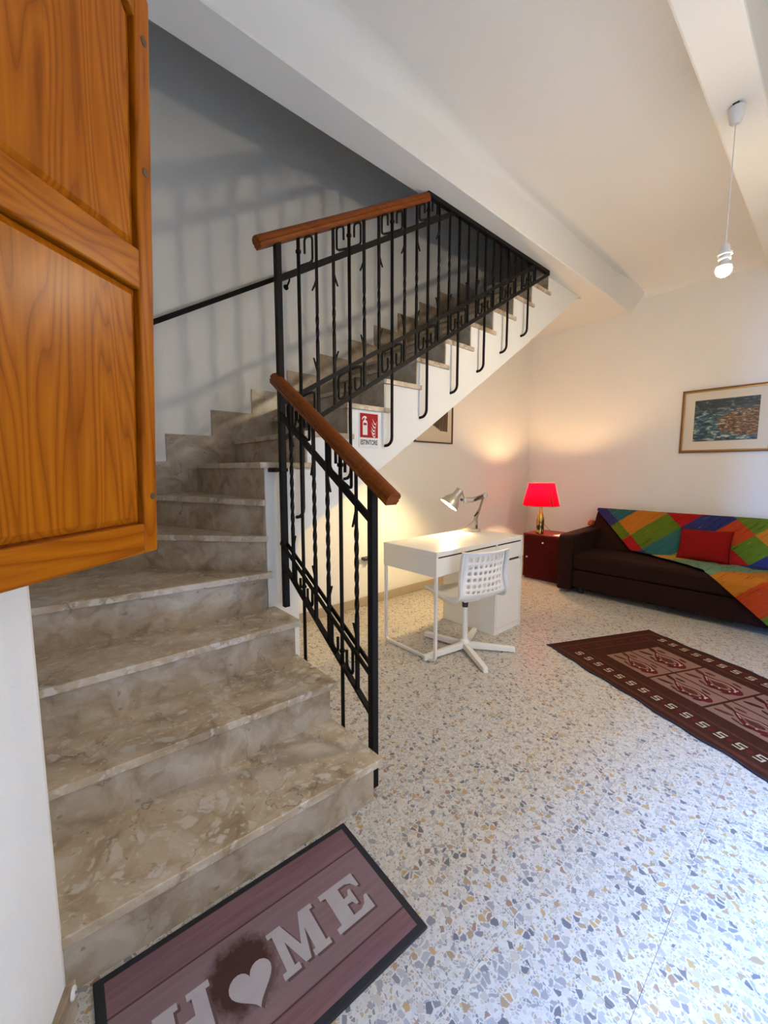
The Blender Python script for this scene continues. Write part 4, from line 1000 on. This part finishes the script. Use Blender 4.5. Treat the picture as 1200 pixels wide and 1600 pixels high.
MB().lathe([(0.0, -br3)]+[(br3*math.sin(t), -br3*math.cos(t)) for t in lin(0.12, 1.95, 14)], (0, 0, zb), 24, 0, None, False).build('bulb', lampmat('pendant_bulb_glow', PENDANT_W, 2.74*math.pi*br3**2, (1.0, 0.83, 0.60)), pd_, smooth=True)
MB().lathe([(br3*math.sin(1.95), -br3*math.cos(1.95)), (0.028, 0.022), (0.022, 0.034), (0.016, 0.042), (0.0, 0.043)], (0, 0, zb), 24, 0, None, False).build('bulb_neck', 'white_cap', pd_, smooth='auto')

# ------------------------------------------------------------------ rug
ra = math.atan2(-0.42, 0.907)
rgo = thing('patterned_rug', 'dark brown oriental rug with rose paisley panels in front of the sofa', 'rug', (2.785, 1.355, 0.0), ra)
RW, RL = 0.945, 1.62                    # local x = across (v), local -y = along (u)
n_ = 34
def wavy(side, i): return 0.006*math.sin(i*1.3+side*2)+0.005*math.sin(i*0.55+side)
Lp = [(wavy(0, i), -RL*i/n_) for i in range(n_+1)]; Rp = [(RW+wavy(1, i)+0.02*math.sin(i/n_*2.0), -RL*i/n_) for i in range(n_+1)]
MB().prism(Lp+Rp[::-1], 0.0, 0.007, 'z').build('pile', 'rug_brown', rgo)
e = MB()
for s_, P_ in ((-1, Lp), (1, Rp)):
    e.tube([(x+s_*0.002, y, 0.0052) for x, y in P_], 0.0052, 6)
e.build('edging', 'rug_edge', rgo)
def flat(polys, name, mat, z0, dz=0.0006):
    m = MB()
    for p_ in polys: m.prism([(v_, -u_) for u_, v_ in p_], z0, z0+dz, 'z')
    o = m.build(name, mat, rgo)
    if len(polys) > 1: o['kind'] = 'stuff'
    return o
def rect(u0, u1, v0, v1): return [(u0, v0), (u1, v0), (u1, v1), (u0, v1)]
flat([rect(0.07, RL-0.02, 0.03, 0.055), rect(0.07, RL-0.02, 0.175, 0.19), rect(0.07, RL-0.02, 0.80, 0.815), rect(0.07, RL-0.02, 0.90, 0.915), rect(0.06, 0.075, 0.03, 0.9), rect(0.155, 0.165, 0.19, 0.8)], 'border_line', 'rug_mid', 0.007)
S5 = [[(0, 0), (0.036, 0), (0.036, 0.009), (0.009, 0.009), (0.009, 0.016), (0.036, 0.016), (0.036, 0.052), (0.0, 0.052), (0, 0.043), (0.026, 0.043), (0.026, 0.026), (0, 0.026)]]
sm = []; dm = []
for i in range(16):
    u_ = 0.17+0.083*i
    for v0 in (0.093, 0.845):
        for (a0, a1, b0, b1) in ((0, 0.046, 0.0, 0.0), ):
            g = 0.0075
            sm += [rect(u_, u_+0.030, v0, v0+g), rect(u_+0.030, u_+0.038, v0, v0+0.030), rect(u_, u_+0.030, v0+0.022, v0+0.022+g), rect(u_, u_+0.008, v0+0.0295, v0+0.052), rect(u_+0.008, u_+0.036, v0+0.044, v0+0.052)]
        c_ = (u_+0.060, v0+0.026); dm.append([(c_[0]+r__*math.cos(k*math.pi/4), c_[1]+r__*1.3*math.sin(k*math.pi/4)) for k, r__ in enumerate((0.016, 0.009)*4)])
for i in range(7):
    v_ = 0.14+0.105*i
    dm.append([(0.115+r__*math.cos(k*math.pi/4), v_+r__*1.3*math.sin(k*math.pi/4)) for k, r__ in enumerate((0.024, 0.012)*4)])
flat(sm, 's_motif', 'rug_cream', 0.0073); flat(dm, 'star_motif', 'rug_red', 0.0073)
U0, DU = 0.265, 0.326
for r_i in range(4):
    for c_i, (v0, v1) in enumerate(((0.275, 0.478), (0.490, 0.735))):
        u0 = U0+DU*r_i; u1 = u0+DU-0.016
        flat([rect(u0, u1, v0, v1)], 'panel', 'rug_field', 0.0072)
        cu0, cv0 = (u0+u1)/2, (v0+v1)/2; sv_ = (v1-v0)/0.21
        # paisley drop: wide end towards +u, tip curling back
        def paisley(k, off=0.0):
            pts = []
            for i in range(20):
                a_ = 2*math.pi*i/20
                uu = 0.128*math.cos(a_)*k; rr = 0.060*k*math.sin(a_)*(1.0 if uu > 0 else max(0.12, 1+uu/(0.14*k)))
                bend = 0.045*(min(0, uu)/0.128)**2
                pts.append((cu0+0.018+uu+off, cv0+(rr+bend-0.012)*sv_))
            return pts
        def ringp(k0, k1):
            A_, B_ = paisley(k0), paisley(k1); return [[A_[i], A_[(i+1) % 20], B_[(i+1) % 20], B_[i]] for i in range(20)]
        flat([paisley(1.0)], 'paisley', 'rug_red', 0.0080)
        flat(ringp(0.74, 0.66)[:13], 'paisley_outline', 'rug_cream', 0.0087)
        flat([paisley(0.52)], 'paisley_heart', 'rug_field', 0.0087)
        flat([paisley(0.40)], 'paisley_heart', 'rug_mid', 0.0094)
        lf = []
        for (du, dv, L_, W_, an) in ((-0.10, -0.045, 0.045, 0.013, 0.3), (-0.125, 0.03, 0.038, 0.014, -0.3), (-0.085, 0.06, 0.03, 0.010, 0.1), (0.02, -0.072, 0.03, 0.009, 0.2), (0.06, 0.068, 0.03, 0.009, -0.2), (0.10, -0.062, 0.022, 0.010, 0.6), (-0.03, -0.066, 0.026, 0.008, -0.3)):
            lf.append([(cu0+du+L_*math.cos(t)*math.cos(an)-W_*math.sin(t)*math.sin(an), cv0+(dv+L_*math.cos(t)*math.sin(an)+W_*math.sin(t)*math.cos(an))*sv_) for t in [2*math.pi*i/10 for i in range(10)]])
        flat(lf, 'leaf_motif', 'rug_line' if (r_i+c_i) % 2 else 'rug_mid', 0.0080)
        flat([[(cu0+0.05+0.006*math.cos(t)+du, cv0+(0.006*math.sin(t)+dv)*sv_) for t in [2*math.pi*i/6 for i in range(6)]] for du, dv in ((0.0, -0.044), (-0.04, -0.046), (0.045, -0.030), (0.055, 0.01))], 'dot_motif', 'rug_cream', 0.0087)

# ------------------------------------------------------------------ door mat
ma = math.radians(-2.6)
dm_ = thing('door_mat', 'wood printed HOME door mat with black edge in front of the lowest step', 'mat', (0.778, 1.108, 0.0), ma)
MW, MD = 0.742, 0.432
MB().box(-MW, 0, -MD, 0, 0.0, 0.008).build('rubber_base', 'mat_edge', dm_, bevel=0.003)
MB().box(-MW+0.022, -0.022, -MD+0.022, -0.020, 0.008, 0.0092).build('printed_face', 'mat_print', dm_)
def letter(polys, name='letter', shadow=True):
    if shadow:
        m = MB()
        for p_ in polys: m.prism([(x+0.006, y-0.007) for x, y in p_], 0.0092, 0.0096, 'z')
        m.build(name+'_shadow', 'mat_shade', dm_)
    m = MB()
    for p_ in polys: m.prism(p_, 0.0096, 0.0102, 'z')
    return m.build(name, 'mat_letter', dm_)
yb, yt = -0.298, -0.172
def serif_rect(x0, x1, y0, y1): return [(x0, y0), (x1, y0), (x1, y1), (x0, y1)]
# E
E0, E1 = -0.204, -0.084
letter([[(E0, yb), (E1, yb), (E1, yb+0.046), (E1-0.009, yb+0.046), (E1-0.020, yb+0.026), (E1-0.036, yb+0.018), (E0+0.058, yb+0.018), (E0+0.058, -0.244), (E0+0.074, -0.246), (E0+0.080, -0.260), (E0+0.088, -0.260), (E0+0.088, -0.210), (E0+0.080, -0.210), (E0+0.074, -0.224), (E0+0.058, -0.226), (E0+0.058, yt-0.018), (E1-0.038, yt-0.018), (E1-0.022, yt-0.026), (E1-0.011, yt-0.045), (E1-0.003, yt-0.045), (E1-0.003, yt), (E0, yt), (E0, yt-0.016), (E0+0.016, yt-0.018), (E0+0.016, yb+0.018), (E0, yb+0.016)]])
# M
m0, m1 = -0.366, -0.230
mw = m1-m0
letter([[(m0, yb), (m0+0.046, yb), (m0+0.046, yb+0.016), (m0+0.034, yb+0.016), (m0+0.034, yt-0.045), (m0+0.060, yb+0.004), (m0+0.076, yb+0.004), (m1-0.042, yt-0.045), (m1-0.042, yb+0.016), (m1-0.050, yb+0.016), (m1-0.050, yb), (m1, yb), (m1, yb+0.016), (m1-0.010, yb+0.016), (m1-0.010, yt-0.014), (m1, yt-0.014), (m1, yt), (m1-0.040, yt), (m0+0.068, yb+0.048), (m0+0.040, yt), (m0, yt), (m0, yt-0.014), (m0+0.012, yt-0.014), (m0+0.012, yb+0.016), (m0, yb+0.016)]])
# heart in place of the O
hc = (-0.432, -0.252)
hpz = []
for i in range(36):
    t = 2*math.pi*i/36
    hpz.append((hc[0]+0.0033*16*math.sin(t)**3, hc[1]+0.0034*(13*math.cos(t)-5*math.cos(2*t)-2*math.cos(3*t)-math.cos(4*t))))
letter([hpz], 'heart')
# H
h0, h1 = -0.640, -0.516
letter([serif_rect(h0, h0+0.052, yb, yb+0.016), serif_rect(h1-0.052, h1, yb, yb+0.016), serif_rect(h0, h0+0.052, yt-0.016, yt), serif_rect(h1-0.052, h1, yt-0.016, yt), serif_rect(h0+0.010, h0+0.042, yb+0.016, yt-0.016), serif_rect(h1-0.042, h1-0.010, yb+0.016, yt-0.016), serif_rect(h0+0.042, h1-0.042, -0.246, -0.226)])

# ------------------------------------------------------------------ small fixtures
wp = thing('wall_disc', 'round white disc with a dark centre on the left wall corner above the stone baseboard', 'wall fixture', (-0.0145, 1.098, 0.072))
MB().lathe([(0.0, 0.006), (0.010, 0.006), (0.013, 0.004), (0.014, 0.0)], (0.012, -0.006, 0), 24, 0, (0.93, -0.36, 0)).build('disc', 'white_cap', wp, smooth='auto')
MB().lathe([(0.003, 0.006), (0.003, 0.0068)], (0.012, -0.006, 0), 12, 0, (0.93, -0.36, 0)).build('screw', 'dark_plug', wp)
hk = thing('wall_hook', 'small black bracket with a white tip on the back wall under the stairs', 'wall fixture', (2.34, YB, 0.44))
MB().box(-0.05, 0.03, -0.05, 0, 0.0, 0.03).build('bracket', 'black_plastic', hk, bevel=0.006)
MB().box(-0.012, 0.03, -0.045, 0, -0.035, 0.0).build('tip', 'white_cap', hk, bevel=0.005)
